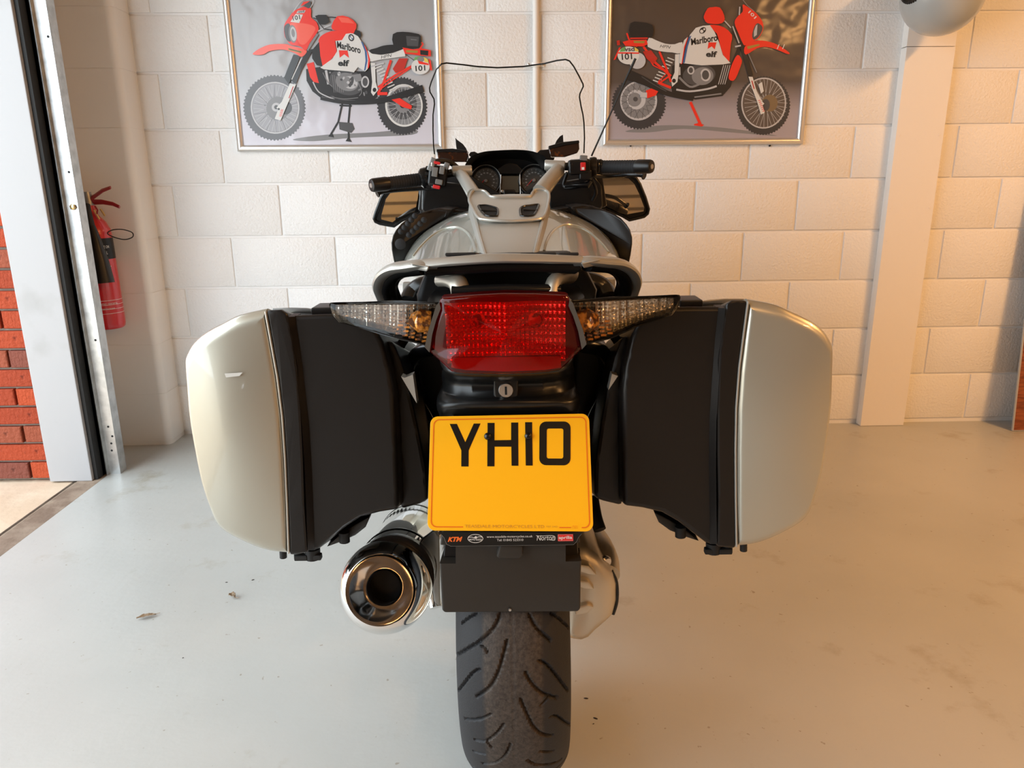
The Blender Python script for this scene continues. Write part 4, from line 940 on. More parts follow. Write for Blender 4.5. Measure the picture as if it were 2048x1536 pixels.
# wings : indicator lamps
def wing(sgn):
    if sgn > 0:
        out = [(1139, 604), (1250, 597.5), (1350, 591.5), (1357, 592), (1359, 597), (1354, 617), (1341, 632), (1271, 654), (1219, 677), (1174, 689), (1166, 697), (1159, 665), (1146, 621)]
        xin, xo = 1140, 1358
    else:
        out = [(878, 607), (770, 606), (672, 606.5), (663, 607), (660, 611), (665, 630), (678, 645), (716, 655), (800, 678), (845, 690), (854, 694), (862, 655), (874, 616)]
        xin, xo = 877, 660
    Yx = lambda x: LY+.018+.045*(abs(x-xin)/218)**1.3
    t = child('indicator_lamp', None, 'clear swept-back indicator lamp with an amber inner end, on the %s' % ('right' if sgn > 0 else 'left'))
    pts = []
    for i in range(len(out)):
        a, b = out[i], out[(i+1) % len(out)]
        n_ = max(2, int(math.hypot(b[0]-a[0], b[1]-a[1])/12))
        for k in range(n_): x, y = a[0]+(b[0]-a[0])*k/n_, a[1]+(b[1]-a[1])*k/n_; pts.append(B(x, y, Yx(x)))
    if sgn < 0: pts = pts[::-1]
    lensb = [p+Vector((0, .026, -.003)) for p in pts]
    mb = MB(); mb.loft([lensb, pts], True, False)
    ctr = B(xin+sgn*62, 634, Yx(xin+sgn*62)-.004); k0 = len(mb.v); mid = [p.lerp(ctr, .07)+Vector((0, -.003, 0)) for p in pts]
    mb.v[len(lensb):len(lensb)+len(pts)] = pts
    k1 = len(mb.v); mb.v += mid; nn_ = len(pts)
    for i in range(nn_): mb.f.append((nn_+i, nn_+(i+1) % nn_, k1+(i+1) % nn_, k1+i)); mb.mi.append(0)
    mb.f.append(tuple(k1+i for i in range(nn_))); mb.mi.append(0)
    mb.build('clear_lens', M['clear_lens'], t, smooth=30)
    # black surround
    sr = MB(); big = []
    cz = B(xin+sgn*90, 632, Yx(xin+sgn*90))
    for p in pts:
        d_ = Vector((p.x-cz.x, 0, p.z-cz.z)); big.append(p+d_.normalized()*.0028+Vector((0, .006, 0)))
    bigb = [p+Vector((0, .028, -.004)) for p in big]; pin = [p+Vector((0, .006, 0)) for p in pts]; inb = [p+Vector((0, .028, -.003)) for p in pts]
    sr.loft([inb, bigb, big, pin], True, False); sr.f.append(tuple(range(len(inb)))); sr.mi.append(0)
    sr.build('surround', M['gloss_black'], t, smooth=30)
    # fluted reflector
    rb = MB(); n1, n2 = 96, 24
    def top(u): x = xin+(xo-xin)*u; return x, (603-11.5*u if sgn > 0 else 606)+3
    def bot(u):
        x = xin+(xo-xin)*u
        return x, (np.interp(x, [1140, 1166, 1219, 1271, 1341, 1358], [640, 693, 674, 651, 629, 612]) if sgn > 0 else np.interp(x, [660, 678, 716, 800, 854, 877], [628, 643, 653, 675, 690, 630]))-4
    for i in range(n1+1):
        u = .02+.93*i/n1
        for j in range(n2+1):
            v_ = j/n2; xt, yt = top(u); xb_, yb = bot(u); Yq = Yx(xt)+.022
            zig = .0075*abs(math.sin(i/n1*PI*13))+(.0022*math.sin((v_-.72)*PI*22) if v_ > .72 else .0005*math.sin(v_*PI*30))
            if u < .30: zig += .0025*math.sin(u/.3*PI)*math.sin(v_*PI)
            rb.v.append(B(xt, yt+(yb-yt)*v_, Yq+zig))
    for i in range(n1):
        for j in range(n2): k = i*(n2+1)+j; rb.f.append((k, k+1, k+n2+2, k+n2+1)); rb.mi.append(0)
    rb.build('fluted_reflector', M['reflector'], t, smooth=25)
    bx = xin+sgn*42; MB().tube([B(bx-sgn*26, 643, Yx(bx)+.014), B(bx-sgn*4, 641, Yx(bx)+.012), B(bx+sgn*10, 640, Yx(bx)+.016)], [.0150, .0175, .010], 18).build('amber_bulb', M['amber'], t)
    ab = MB()
    for k in range(5):
        for j in range(4):
            yy = 658+j*8-k*4
            x_ = xin+sgn*(22+k*13+j*2); ab.box(B(x_, yy, Yx(x_)+.013), (.0075, .004, .0028))
    ab.build('amber_facets', M['amber'], t)
    lip = MB(); ya = (602, 594) if sgn > 0 else (606, 609)
    lip.tube([B(xin+sgn*4, ya[0]+ (10 if sgn > 0 else 8), Yx(xin)-.002), B(xin+sgn*200, (608 if sgn > 0 else 616), Yx(xin+sgn*200)-.001)], .0016, 6)
    lip.build('moulded_rib', M['clear_lens'], t)
wing(1); wing(-1)
# grey spacer fillets between red and clear lenses
for sg in (1, -1):
    pol = [(1139, 600), (1146, 606), (1166, 660), (1173, 688), (1164, 699), (1157, 664), (1147, 634), (1137, 612)]
    f_ = BS(pol, LY+.014); f_ = f_ if sg > 0 else mir(f_)[::-1]
    slab(MB(), f_, [p+Vector((0, .03, 0)) for p in f_]).build('grey_fillet', M['fillet'], tl)

# ---- number plate
npl = child('number_plate')
P00, P10, P01, P11 = B(854.5, 1061, .955), B(1187, 1063, .955), B(861, 833, 1.035), B(1178, 827, 1.035)
def plate3(u, v_, off=0):
    a = P00.lerp(P10, u); b = P01.lerp(P11, u); p = a.lerp(b, v_); n_ = (P10-P00).cross(P01-P00).normalized()
    return p+n_*off
_n = (P10-P00).cross(P01-P00); _d = BI.to_3x3() @ ray(1178, 827); P11 = _o+_d*((P00-_o).dot(_n)/_d.dot(_n))
PW, PH_ = (P10-P00).length, (P01-P00).length
def rr_rect(x0, y0, x1, y1, r, n=6):
    out = []
    for cx, cy, a0 in ((x1-r, y1-r, 0), (x0+r, y1-r, PI/2), (x0+r, y0+r, PI), (x1-r, y0+r, 3*PI/2)):
        for k in range(n+1): a = a0+k/n*PI/2; out.append((cx+r*math.cos(a), cy+r*math.sin(a)))
    return out
o2 = rr_rect(0, 0, PW, PH_, .011)
nsign = 1 if (P10-P00).cross(P01-P00).y < 0 else -1
pf = [plate3(x/PW, y/PH_, 0) for x, y in o2]; pb_ = [plate3(x/PW, y/PH_, -nsign*.003) for x, y in o2]
slab(MB(), pf, pb_).build('plate_panel', M['yellow'], npl, bevel=.0005, label='yellow reflective plate')
pp = Print(lambda x, y, l: plate3(x/PW, 1-y/PH_, nsign*(.0002+l*.00003)))
PS = PW/1090.0      # crop6 pixels (plate about 1090 wide) ; map crop coordinates to plate
def pc6(x, y):      # crop coordinates -> plate mm using bilinear inverse (approx)
    t_ = (y-168)/(945-168); xl = 68+(52-68)*t_; xr = 1128+(1160-1128)*t_; yy = (y-(175-(175-160)*(x-68)/1060))/(948-170)
    return ((x-xl)/(xr-xl)*PW, max(0, yy)*PH_)
def PL(pts): return [pc6(x, y) for x, y in pts]
pp.poly(M['plate_black'], PL([(197, 228), (245, 228), (302, 355), (358, 226), (403, 226), (325, 412), (325, 522), (276, 522), (276, 412)]))
pp.poly(M['plate_black'], PL([(450, 222), (497, 222), (497, 342), (608, 340), (608, 220), (655, 220), (658, 515), (612, 515), (610, 386), (498, 386), (498, 520), (450, 520)]))
pp.poly(M['plate_black'], PL([(701, 218), (748, 218), (753, 513), (707, 513)]))
oo = [(p[0], p[1]) for p in rr_rect(797, 214, 1005, 510, 45)]; oi = [(p[0], p[1]) for p in rr_rect(846, 262, 957, 465, 14)]
v_ = PL(oo)+PL(oi); n_ = len(oo); pp.raw(M['plate_black'], v_, [(i, (i+1) % n_, n_+(i+1) % n_, n_+i) for i in range(n_)])
def bline(pts, w_=.0014): pp.line(M['plate_line'], pts, w_)
iw = .0052; bd2 = rr_rect(iw, iw, PW-iw, PH_-iw, .008)
top_ = [(a, b) for a, b in bd2]
k_ = [(a, PH_-b) for a, b in bd2]
# border runs round, broken along the bottom for the supplier's name
ordered = k_[-7:]+k_[:-7]   # start at bottom-right corner
bl = PH_-iw
pts = [(PW*.93, bl)]+[p for p in ordered][:7][::1]
pp.line(M['plate_line'], [(PW*.795, bl), (PW*.865, bl)], .0014); pp.line(M['plate_line'], [(PW*.93, bl), (PW-iw-.008, bl)], .0014); pp.line(M['plate_line'], [(iw+.008, bl), (PW*.215, bl)], .0014)
def corner(cx, cy, a0):
    pp.line(M['plate_line'], [(cx+.008*math.cos(a0+k/6*PI/2), cy+.008*math.sin(a0+k/6*PI/2)) for k in range(7)], .0014)
pp.line(M['plate_line'], [(iw, iw+.008), (iw, bl-.008)], .0014); pp.line(M['plate_line'], [(PW-iw, iw+.008), (PW-iw, bl-.008)], .0014); pp.line(M['plate_line'], [(iw+.008, iw), (PW-iw-.008, iw)], .0014)
corner(iw+.008, iw+.008, PI); corner(PW-iw-.008, iw+.008, -PI/2); corner(PW-iw-.008, bl-.008, 0); corner(iw+.008, bl-.008, PI/2)
pp.text(M['plate_faint'], 'TEASDALE MOTORCYCLES LTD', (PW*.225, bl+.001), (PW*.705, bl+.001), .0042)
pp.text(M['plate_faint'], 'Y07 3AD', (PW*.715, bl), (PW*.785, bl), .0022); pp.text(M['plate_line'], 'BSAU', (PW*.875, bl-.0012), (PW*.905, bl-.0012), .0014); pp.text(M['plate_line'], '145d', (PW*.875, bl+.0012), (PW*.905, bl+.0012), .0014)
pp.build('registration_print', npl)
for x, y in ((452, 316), (722, 314)):
    a, b = pc6(x, y); c_ = plate3(a/PW, 1-b/PH_, 0); nrm = (P10-P00).cross(P01-P00).normalized()*nsign
    MB().lathe([(0, .0053), (.003, .0053), (.0048, .0038), (.0055, 0)], c_, nrm, 24).build('plate_screw', M['gloss_black'], npl)
# dealer strip under the plate
Q0, Q1 = B(892, 1061, .957), B(1150, 1063, .957)
def strip3(x, y, off=0):   # crop6 coordinates
    return B(840+x/3.339, 780+y/3.339, .958-off)
so = [(110, 950), (1095, 950), (1075, 962), (1058, 985), (1045, 1015), (1025, 1035), (700, 1040), (205, 1045), (178, 1030), (160, 985), (140, 965)]
slab(MB(), [strip3(x, y, 0) for x, y in so], [strip3(x, y, -.003) for x, y in so]).build('dealer_strip', M['plate_black'], npl, smooth=False)
sp_ = Print(lambda x, y, l: strip3(x, y, .0002+l*.00004))
sp_.line(M['steel_dark'], [(140, 963), (160, 985), (178, 1030), (205, 1043), (700, 1038), (1025, 1033), (1045, 1013), (1058, 985), (1078, 962)], 2)
sp_.text(M['orange_print'], 'KTM', (185, 1014), (284, 1012), 32, .045, .35); 
sp_.ell(M['white_print'], 370, 992, 52, 29); sp_.ell(M['plate_black'], 370, 992, 48, 25.5); sp_.line(M['white_print'], [(325, 985), (345, 982), (368, 988), (395, 980), (418, 984)], 4, 3); sp_.poly(M['white_print'], [(360, 985), (372, 975), (385, 984), (372, 994)]); sp_.text(M['white_print'], 'MOTO GUZZI', (328, 1005), (412, 1005), 12, .02)
sp_.text(M['white_print'], 'www.teasdale-motorcycles.co.uk', (446, 992), (752, 988), 19); sp_.text(M['white_print'], 'Tel: 01845 523310', (514, 1010), (690, 1008), 15)
sp_.text(M['white_print'], 'Norton', (780, 1006), (898, 1002), 34, .0, .2); sp_.line(M['white_print'], [(775, 972), (800, 975), (880, 972), (902, 982), (898, 1003), (870, 1000)], 3, 4)
sp_.poly(M['red_print'], [(920, 964), (1022, 963), (1024, 1008), (921, 1010)]); sp_.line(M['white_print'], [(922, 967), (1019, 966), (1020, 1005), (924, 1007), (922, 967)], 1.2); sp_.text(M['white_print'], 'aprilia', (927, 1003), (1016, 1001), 28, .02)
sp_.build('dealer_print', npl)

# ---- splash guard under the plate
sg = child('splash_guard')
Yg = .972
go = [(882, 1070), (1158, 1068), (1164, 1110), (1162, 1145), (1161, 1218), (1156, 1224), (890, 1226), (884, 1222), (880, 1150), (878, 1110)]
f_ = BS(go, Yg); b_ = [Vector((p.x*.97, p.y+.07, p.z+.0)) for p in f_]
guard = MB(); slab(guard, f_, b_); g_ = guard.build('guard_panel', M['brown_black'], sg, bevel=.006, seg=3)
# notches cut from the panel
def cut(o, mb):
    c_ = mb.build('cutter', None, None, smooth=False); c_.matrix_world = BM
    bpy.context.view_layer.update()
    md = o.modifiers.new('b', 'BOOLEAN'); md.operation = 'DIFFERENCE'; md.object = c_; md.solver = 'EXACT'
    bpy.context.view_layer.update()
    me = bpy.data.meshes.new_from_object(o.evaluated_get(bpy.context.evaluated_depsgraph_get())); o.modifiers.clear(); o.data = me; bpy.data.objects.remove(c_)
for pol in ([(870, 1103), (909, 1103), (909, 1141), (870, 1141)], [(1133, 1100), (1170, 1098), (1170, 1136), (1133, 1137)]):
    cf = BS(pol, Yg-.02); cb = [p+Vector((0, .14, 0)) for p in cf]; cf2 = cf
    cut(g_, slab(MB(), cf2, cb))
f_ = BS([(1000, 1091), (1046, 1092), (1046, 1112), (1040, 1119), (998, 1119), (992, 1113)], Yg-.012)
slab(MB(), f_, [p+Vector((0, .02, 0)) for p in f_]).build('centre_tab', M['brown_black'], sg, bevel=.003)
f_ = BS([(1137, 1103), (1160, 1102), (1160, 1134), (1137, 1134)], Yg+.03); slab(MB(), f_, [p+Vector((0, .01, 0)) for p in f_]).build('notch_lining', M['soot_recess'], sg)
p_ = B(1020, 1219, Yg-.001); MB().lathe([(0, .0025), (-.002, .002), (-.002, 0)], p_, (0, 1, 0), 10).build('rivet', M['steel'], sg)
f_ = BS([(905, 830), (1145, 830), (1150, 1070), (895, 1072)], 1.06); f_[2].y -= .07; f_[3].y -= .07
slab(MB(), f_, [p+Vector((0, .02, 0)) for p in f_]).build('plate_carrier', M['black'], bike, bevel=.003)

# ---- panniers
YP = 1.062
RO = [(1497, 600), (1552, 610), (1588, 625), (1625, 643), (1650, 663), (1664, 684), (1668, 699), (1667, 747), (1665, 809), (1657, 874), (1645, 947), (1628, 1005), (1617, 1031), (1599, 1049), (1552, 1075), (1512, 1091), (1475, 1097)]
RS = [(1473, 1045), (1472, 991), (1471.5, 900), (1473, 816), (1479, 736), (1488, 663)]
RBo = [(1464, 600), (1446, 611), (1428, 613), (1380, 613), (1330, 614), (1285, 630), (1262, 672), (1250, 730), (1244, 780), (1244, 900), (1246, 1011)]
RBb = [(1286, 1016), (1326, 1025), (1359, 1044), (1388, 1067), (1413, 1086), (1434, 1092)]
band = [(1495, 600), (1487, 663), (1477.5, 736), (1471.5, 816), (1470, 900), (1470.5, 991), (1471, 1045), (1472, 1097), (1434, 1093), (1436, 1000), (1434, 900), (1434, 800), (1437, 720), (1444, 650), (1452, 608), (1464, 600)]
face = [(1452, 612), (1444, 650), (1437, 720), (1434, 800), (1434, 900), (1436, 1000), (1434, 1092), (1413, 1086), (1388, 1067), (1359, 1044), (1326, 1025), (1286, 1016), (1246, 1011), (1244, 900), (1244, 780), (1250, 730), (1262, 672), (1285, 630), (1330, 613), (1380, 612)]
inner = [(1262, 672), (1250, 730), (1243, 780), (1243, 900), (1245, 1011), (1207, 1002), (1189, 995), (1190, 930), (1203, 840), (1215, 772), (1228, 715), (1245, 672)]
def densify(pts, step=9):
    out = []
    for i in range(len(pts)):
        a, b = Vector((*pts[i], 0)), Vector((*pts[(i+1) % len(pts)], 0)); n_ = max(1, int((b-a).length/step))
        out += [tuple(a.lerp(b, k/n_))[:2] for k in range(n_)]
    return out
def pannier(s_):
    f = (lambda P: P) if s_ > 0 else mir
    t = child('pannier', None, '%s pannier, silver grey outer lid and black inner half' % ('right' if s_ > 0 else 'left'))
    ro = [(p.x, p.y) for p in cr([(x, y, 0) for x, y in RO], 4)]
    shell = densify(ro+RS, 8); c_ = B(1572, 850, YP)
    # plan taper: the outer edge swings forward so the shell is rounded towards the side
    P3 = [B(x, y, YP) for x, y in shell]
    mb = MB(); dome(mb, f(P3), f([c_])[0], .48, .014, .015, n=40, draft=.96, shift=Vector((0, 0, -.13)))
    mb.build('lid', M['silver'], t, smooth=35, label='silver grey painted lid')
    bd_ = densify(band, 10); P3 = [B(x, y, YP-.001) for x, y in bd_]; P3 = f(P3)
    slab(MB(), P3, [p+Vector((0, .46, -.13)) for p in P3]).build('edge_band', M['black'], t, bevel=.004, seg=2)
    fc = densify(face, 12); P3 = f([B(x, y, YP+.010) for x, y in fc]); slab(MB(), P3, [p+Vector((0, .44, -.13)) for p in P3]).build('case_body', M['black'], t, bevel=.008, seg=3)
    # chamfer strip between band and body
    ch = [(1437, 616), (1430, 680), (1424, 760), (1419, 840), (1418, 930), (1419, 1020), (1420, 1088)]
    L_ = f(BS(ch, YP+.0095)); W_ = [B(x+14, y, YP-.001) for x, y in ch]; W_ = f(W_)
    mb = MB(); mb.loft([[a, b, b+Vector((0, .03, 0)), a+Vector((0, .03, 0))] for a, b in zip(L_, W_)]); mb.build('body_crease', M['black'], t, smooth=30)
    P3 = f([B(x, y, YP+.05) for x, y in densify(inner, 12)]); slab(MB(), P3, [p+Vector((0, .38, -.12)) for p in P3]).build('inner_step', M['black'], t, bevel=.006)
    # gloss inset along the seam
    se = [(1496, 603), (1488, 663), (1478.5, 736), (1472.5, 816), (1471, 900), (1471.5, 991), (1473, 1093)]
    MB().tube(f(BS(se, YP-.0005)), .0018, 8).build('seam_bead', M['satin'], t)
    # underside foot mouldings and bumpers
    un = [(1308, 1024), (1340, 1040), (1375, 1062), (1400, 1084), (1372, 1075), (1340, 1062), (1318, 1046)]
    P3 = f(BS(un, YP+.06)); slab(MB(), P3, [p+Vector((0, .3, 0)) for p in P3]).build('underside_rib', M['brown_black'], t, bevel=.003)
    for k, (x, y, w_) in enumerate(((1361, 1067, 12), (1427, 1098, 17), (1455, 1098, 11), (1487, 1095, 8))):
        a = f([B(x, y-14, YP+.05)])[0]; b = f([B(x, y+6, YP+.05)])[0]
        MB().tube([a, b, b+Vector((0, 0, -.001))], [w_*.00075, w_*.00075, w_*.0005], 16).build('foot', M['rubber'], t)
        if k in (1, 2): MB().box(b+Vector((s_*-.006, -.006, .006)), (.022, .012, .01)).build('foot_lug', M['rubber'], t, bevel=.002)
    # top hinge and catch
    a = f([B(1376, 603, 1.13)])[0]; MB().box(a, (.035, .05, .012)).build('catch', M['black'], t, bevel=.003)
    lt = f(BS([(1396, 603), (1420, 599), (1450, 597), (1490, 597), (1490, 606), (1396, 610)], YP+.12)); slab(MB(), lt, [p+Vector((0, .1, -.03)) for p in lt]).build('top_hinge', M['steel_dark'], t, bevel=.002)
pannier(1); pannier(-1)
tag(MB().add([B(449, 747, YP-.0135), B(485, 745, YP-.0145), B(479, 752, YP-.0145), B(452, 755, YP-.0135)], [(0, 1, 2, 3)]).build('scuff', mat('worn_paint', (.62, .63, .60), .5), bike, smooth=False), 'pale scuff mark')

# pannier rails and dark frame pieces between lamp and case
for s_ in (1, -1):
    f = (lambda P: P) if s_ > 0 else mir
    MB().tube(f(cr([B(1165, 690, 1.2), B(1200, 700, 1.22), B(1213, 730, 1.24), B(1210, 790, 1.25), B(1185, 850, 1.25), B(1175, 960, 1.22)], 5)), .013, 12).build('pannier_rail', M['gloss_black'], bike)
    MB().tube(f(cr([B(1225, 668, 1.25), B(1238, 690, 1.25), B(1235, 720, 1.25), B(1224, 752, 1.25)], 5)), [.008]*16, 10).build('grab_bracket', M['gloss_black'], bike)
    tr = f(BS([(1224, 748), (1236, 752), (1217, 780)] if s_ > 0 else [(1205, 742), (1222, 748), (1229, 745), (1200, 800)], 1.085)); slab(MB(), tr, [p+Vector((0, .02, 0)) for p in tr]).build('bright_bracket', M['satin'], bike)
    P3 = f(BS([(1150, 700), (1205, 690), (1222, 700), (1200, 800), (1190, 860), (1180, 990), (1140, 1000), (1140, 800)], 1.30)); slab(MB(), P3, [p+Vector((0, .25, 0)) for p in P3]).build('rear_frame', M['deep_black'], bike, bevel=.01)

# ---- rack and grab handles
rk = child('luggage_rack')
lip_t = [(835, 521), (845, 519), (900, 513.5), (974, 508), (1011, 507.5), (1080, 508.5), (1161, 511.5), (1166, 513)]
lip_b = [(836, 532), (844, 537.5), (900, 532), (974, 527.5), (1011, 526.5), (1080, 527), (1160, 528.5), (1166, 526)]
rings = []
for (x, yt), (x2, yb) in zip(lip_t, lip_b):
    bow = .02*((x-1003)/165)**2
    a, b = B(x, yt, 1.10+bow), B(x2, yb, 1.095+bow)
    rings.append([b, b.lerp(a, .25)+Vector((0, -.004, 0)), a.lerp(b, .25)+Vector((0, -.003, 0)), a, a+Vector((0, .02, -.001)), a+Vector((0, .27-bow, -.027)), b+Vector((0, .27-bow, -.030)), b+Vector((0, .02, -.002))])
MB().loft(rings).build('rack_plate', M['satin'], rk, bevel=.0012)
for xa, xb in ((900, 958), (1040, 1108), (1112, 1150)):
    a, b = B(xa, 508.5, 1.2), B(xb, 507.5, 1.2); MB().box(((a+b)/2).lerp(B(1010, 509, 1.1), 0)+Vector((0, -.03, .002)), ((b-a).length, .10, .005), Matrix.Rotation(-.1, 3, 'X')).build('rubber_pad', M['rubber'], rk, bevel=.002)
un_ = [B(x, y, 1.125) for x, y in ((846, 536), (1000, 526), (1160, 527), (1164, 540), (1150, 548), (1010, 545), (870, 553), (848, 552))]
slab(MB(), un_, [p+Vector((0, .22, -.02)) for p in un_]).build('under_tray', M['gloss_black'], rk, bevel=.003)
for s_ in (1, -1):
    f = (lambda P: P) if s_ > 0 else mir
    path = cr(f([B(1150, 523, 1.13), B(1180, 522, 1.125), B(1204, 524, 1.135), B(1234, 527, 1.15), B(1254, 538, 1.17), B(1263, 555, 1.19), B(1260, 573, 1.21), B(1249, 598, 1.23), B(1224, 625, 1.26)]), 6)
    N_ = len(path); rs_ = [.0095+.0025*min(1, i/14) for i in range(N_)]
    hd = MB().tube(path, rs_, 14, flat=(.75, 1.5, (0, 0, 1))).build('grab_handle', M['satin'], rk)
    pin_ = []
    for p in path[8:]: pin_.append(p+Vector((-.011*s_, .003, -.009)))
    MB().tube(pin_, .0085, 12, flat=(.8, 1.7, (0, 0, 1))).build('handle_lining', M['gloss_black'], hd)
    bx = f([B(1162, 526, 1.105), B(1196, 521, 1.105), B(1205, 517, 1.12), B(1200, 530, 1.12), B(1168, 537, 1.105)]); slab(MB(), bx, [p+Vector((0, .05, 0)) for p in bx]).build('handle_boss', M['satin'], rk, bevel=.002)
    # curved silver struts under the tray
    st = f(cr([B(1143, 552, 1.17), B(1124, 553, 1.15), B(1108, 563, 1.13), B(1102, 588, 1.12)], 4)); MB().tube(st, [.0125]*len(st), 14, flat=(1.2, .9)).build('rack_strut', M['alu'], rk)
    cl2 = f(cr([B(1150, 562, 1.3), B(1185, 568, 1.3), B(1205, 580, 1.3), B(1215, 600, 1.28)], 5)); MB().tube(cl2, .02, 14).build('side_tube', M['gloss_black'], rk)
    wn = f(BS([(1204, 558), (1231, 557), (1231, 592), (1209, 592)], 1.36)); slab(MB(), wn, [p+Vector((0, .02, 0)) for p in wn]).build('seat_trim', M['satin'], rk, bevel=.002)
MB().tube([B(905, 583, 1.12), B(1012, 579, 1.11), B(1120, 580, 1.12)], .009, 14).build('cross_bar', M['gloss_black'], rk)
seat_f = [B(x, y, 1.2) for x, y in ((850, 542), (1012, 532), (1172, 533), (1195, 580), (1190, 612), (1012, 606), (835, 620), (832, 590))]
slab(MB(), seat_f, [p+Vector((0, .5, -.01)) for p in seat_f]).build('seat_base', M['deep_black'], bike, bevel=.008)
MB().loft([arcring(1.36, .10, .975, .86), arcring(1.42, .155, .985, .86), arcring(1.55, .165, .975, .84), arcring(1.66, .15, .93, .8), arcring(1.80, .12, .92, .8)]).build('seat', M['grip'], bike)

# ---- tank
def tank_ring(Y, ys, cx=1023):
    """ys: list of (px, py) for the right half from low outside to the spine"""
    r = [B(x, y, Y) for x, y in ys]; r = cr(r, 5); r = [Vector((max(p.x, 0), p.y, p.z)) for p in r]; return r+mir(r[::-1])[1:]
outr = [(1233, 530), (1234, 512), (1227, 492), (1212, 471), (1189, 451), (1159, 435), (1130, 425), (1098, 418), (1060, 412), (1023, 410)]
def scaled(k, dy, low=0): return [(1023+(x-1023)*k, 530+(y-530)*low*0+(y-530)*(1-dy)) for x, y in outr]
tk = MB(); rg = []
for Y, k, dy in ((1.49, .62, .93), (1.53, .82, .84), (1.63, .93, .60), (1.74, 1.0, .345), (1.82, 1.02, .175), (1.90, 1.01, .03), (1.96, .97, -.02), (2.04, .88, .0)):
    rg.append(tank_ring(Y, scaled(k, dy)))
    rg[-1] = [Vector((p.x, p.y, p.z)) for p in rg[-1]]
low = [r[:] for r in rg]
rg2 = []
for r in rg: rg2.append([r[0]+Vector((-.03, 0, -.16))]+r+[r[-1]+Vector((.03, 0, -.16))])
tk.loft(rg2).build('fuel_tank', M['silver_tank'], bike, smooth=60)
from mathutils.bvhtree import BVHTree
_tk = bpy.data.objects['fuel_tank']; _bvh = BVHTree.FromPolygons([v.co for v in _tk.data.vertices], [tuple(p.vertices) for p in _tk.data.polygons])
arc = [(1088, 502), (1093, 483), (1106, 462), (1127, 450), (1152, 452), (1178, 464), (1203, 487), (1217, 505)]
for s_ in (1, -1):
    hits = []
    for p in cr([(x, y, 0) for x, y in arc], 5):
        q_ = B(p.x, p.y, 1.3); d = q_-_o; h_ = _bvh.ray_cast(_o, d.normalized())
        if h_[0] is not None: hits.append(h_[0].copy())
    if s_ < 0: hits = mir(hits)
    if len(hits) > 4: MB().tube(hits, .0032, 8).build('knee_highlight_bead', M['silver_tank'], _tk)  # raised bead added to draw the highlight round the knee recess
# centre console over the tank
def crow(y, xl, xr, Y, h=0): return B(xl, y, Y), B(xr, y, Y)
cn = MB(); rows = []
for y, xl, xr, Y in ((530, 975, 1066, 1.48), (504, 964, 1075, 1.53), (475, 955, 1083, 1.63), (445, 947, 1091, 1.74), (425, 942, 1095, 1.82), (404, 938, 1098, 1.90), (392, 941, 1097, 1.96)):
    a, b = B(xl, y, Y), B(xr, y, Y); m_ = (a+b)/2
    hx = (b-a).length/2; ring = []
    prof_ = [(-1.06, -.05), (-1.0, -.008), (-.96, 0), (-.90, .001), (-.86, -.003), (-.4, 0), (0, .001), (.4, 0), (.86, -.003), (.90, .001), (.96, 0), (1.0, -.008), (1.06, -.05)]
    for u, dz in prof_: ring.append(Vector((m_.x+u*hx, m_.y, m_.z+dz+.004)))
    rows.append(ring)
cn.loft(rows, True, True).build('tank_console', M['satin'], bike, smooth=40)
# horns and dipped front edge
hp = [(941, 391), (946, 384), (951, 381.5), (968, 383), (976, 389), (984, 395), (1010, 396), (1057, 395), (1064, 388), (1071, 381), (1088, 381), (1096, 386), (1098, 398), (1092, 425), (1085, 436), (1072, 440), (1020, 443.5), (969, 440.5), (957, 436), (949, 424), (939, 404)]
CYf = lambda y: float(np.interp(y, [383, 392, 404, 425, 445, 475, 504], [1.985, 1.955, 1.90, 1.82, 1.74, 1.63, 1.53]))-.02
hf = [B(x, y, CYf(y)) for x, y in hp]
vents = [[(957, 413), (962, 411), (974, 411), (988, 414.5), (995.5, 418.5), (994.5, 431), (990, 432.5), (975, 432), (967, 427)], [(1077.5, 411), (1073, 409.5), (1060, 411), (1047, 413), (1040.5, 417.5), (1041, 429), (1045, 432), (1062, 432), (1070, 427)]]
rim_ = MB(); ring_l = cr([hf[i] for i in range(len(hf))], 3, True)
rim_.tube([p+Vector((0, -.012, .002)) for p in ring_l]+[ring_l[0]+Vector((0, -.012, .002))], .0035, 8, False); rim_.build('console_rim', M['satin'], bike)
pl_ = MB(); rws = []
for y in np.linspace(394, 442, 13):
    xl = float(np.interp(y, [391, 404, 424, 436, 441, 443], [941, 939, 948, 957, 970, 985])); xr = float(np.interp(y, [386, 398, 425, 436, 440, 443], [1096, 1098, 1092, 1085, 1072, 1055]))
    f1 = [B(xl+(xr-xl)*k/12, y, CYf(y)-.012) for k in range(13)]; rws.append(f1+[p+Vector((0, .02, -.012)) for p in f1[::-1]])
pl_.loft(rws)
for hn in ([(941, 397), (941, 391), (946, 384), (951, 381.5), (968, 383), (976, 389), (984, 396)], [(1098, 397), (1096, 386), (1088, 381), (1071, 381), (1064, 388), (1057, 396)]):
    f1 = [B(x, y, CYf(y)-.012) for x, y in hn]; slab(pl_, f1, [p+Vector((0, .03, -.012)) for p in f1])
po = pl_.build('console_panel', M['satin'], bike, smooth=40)
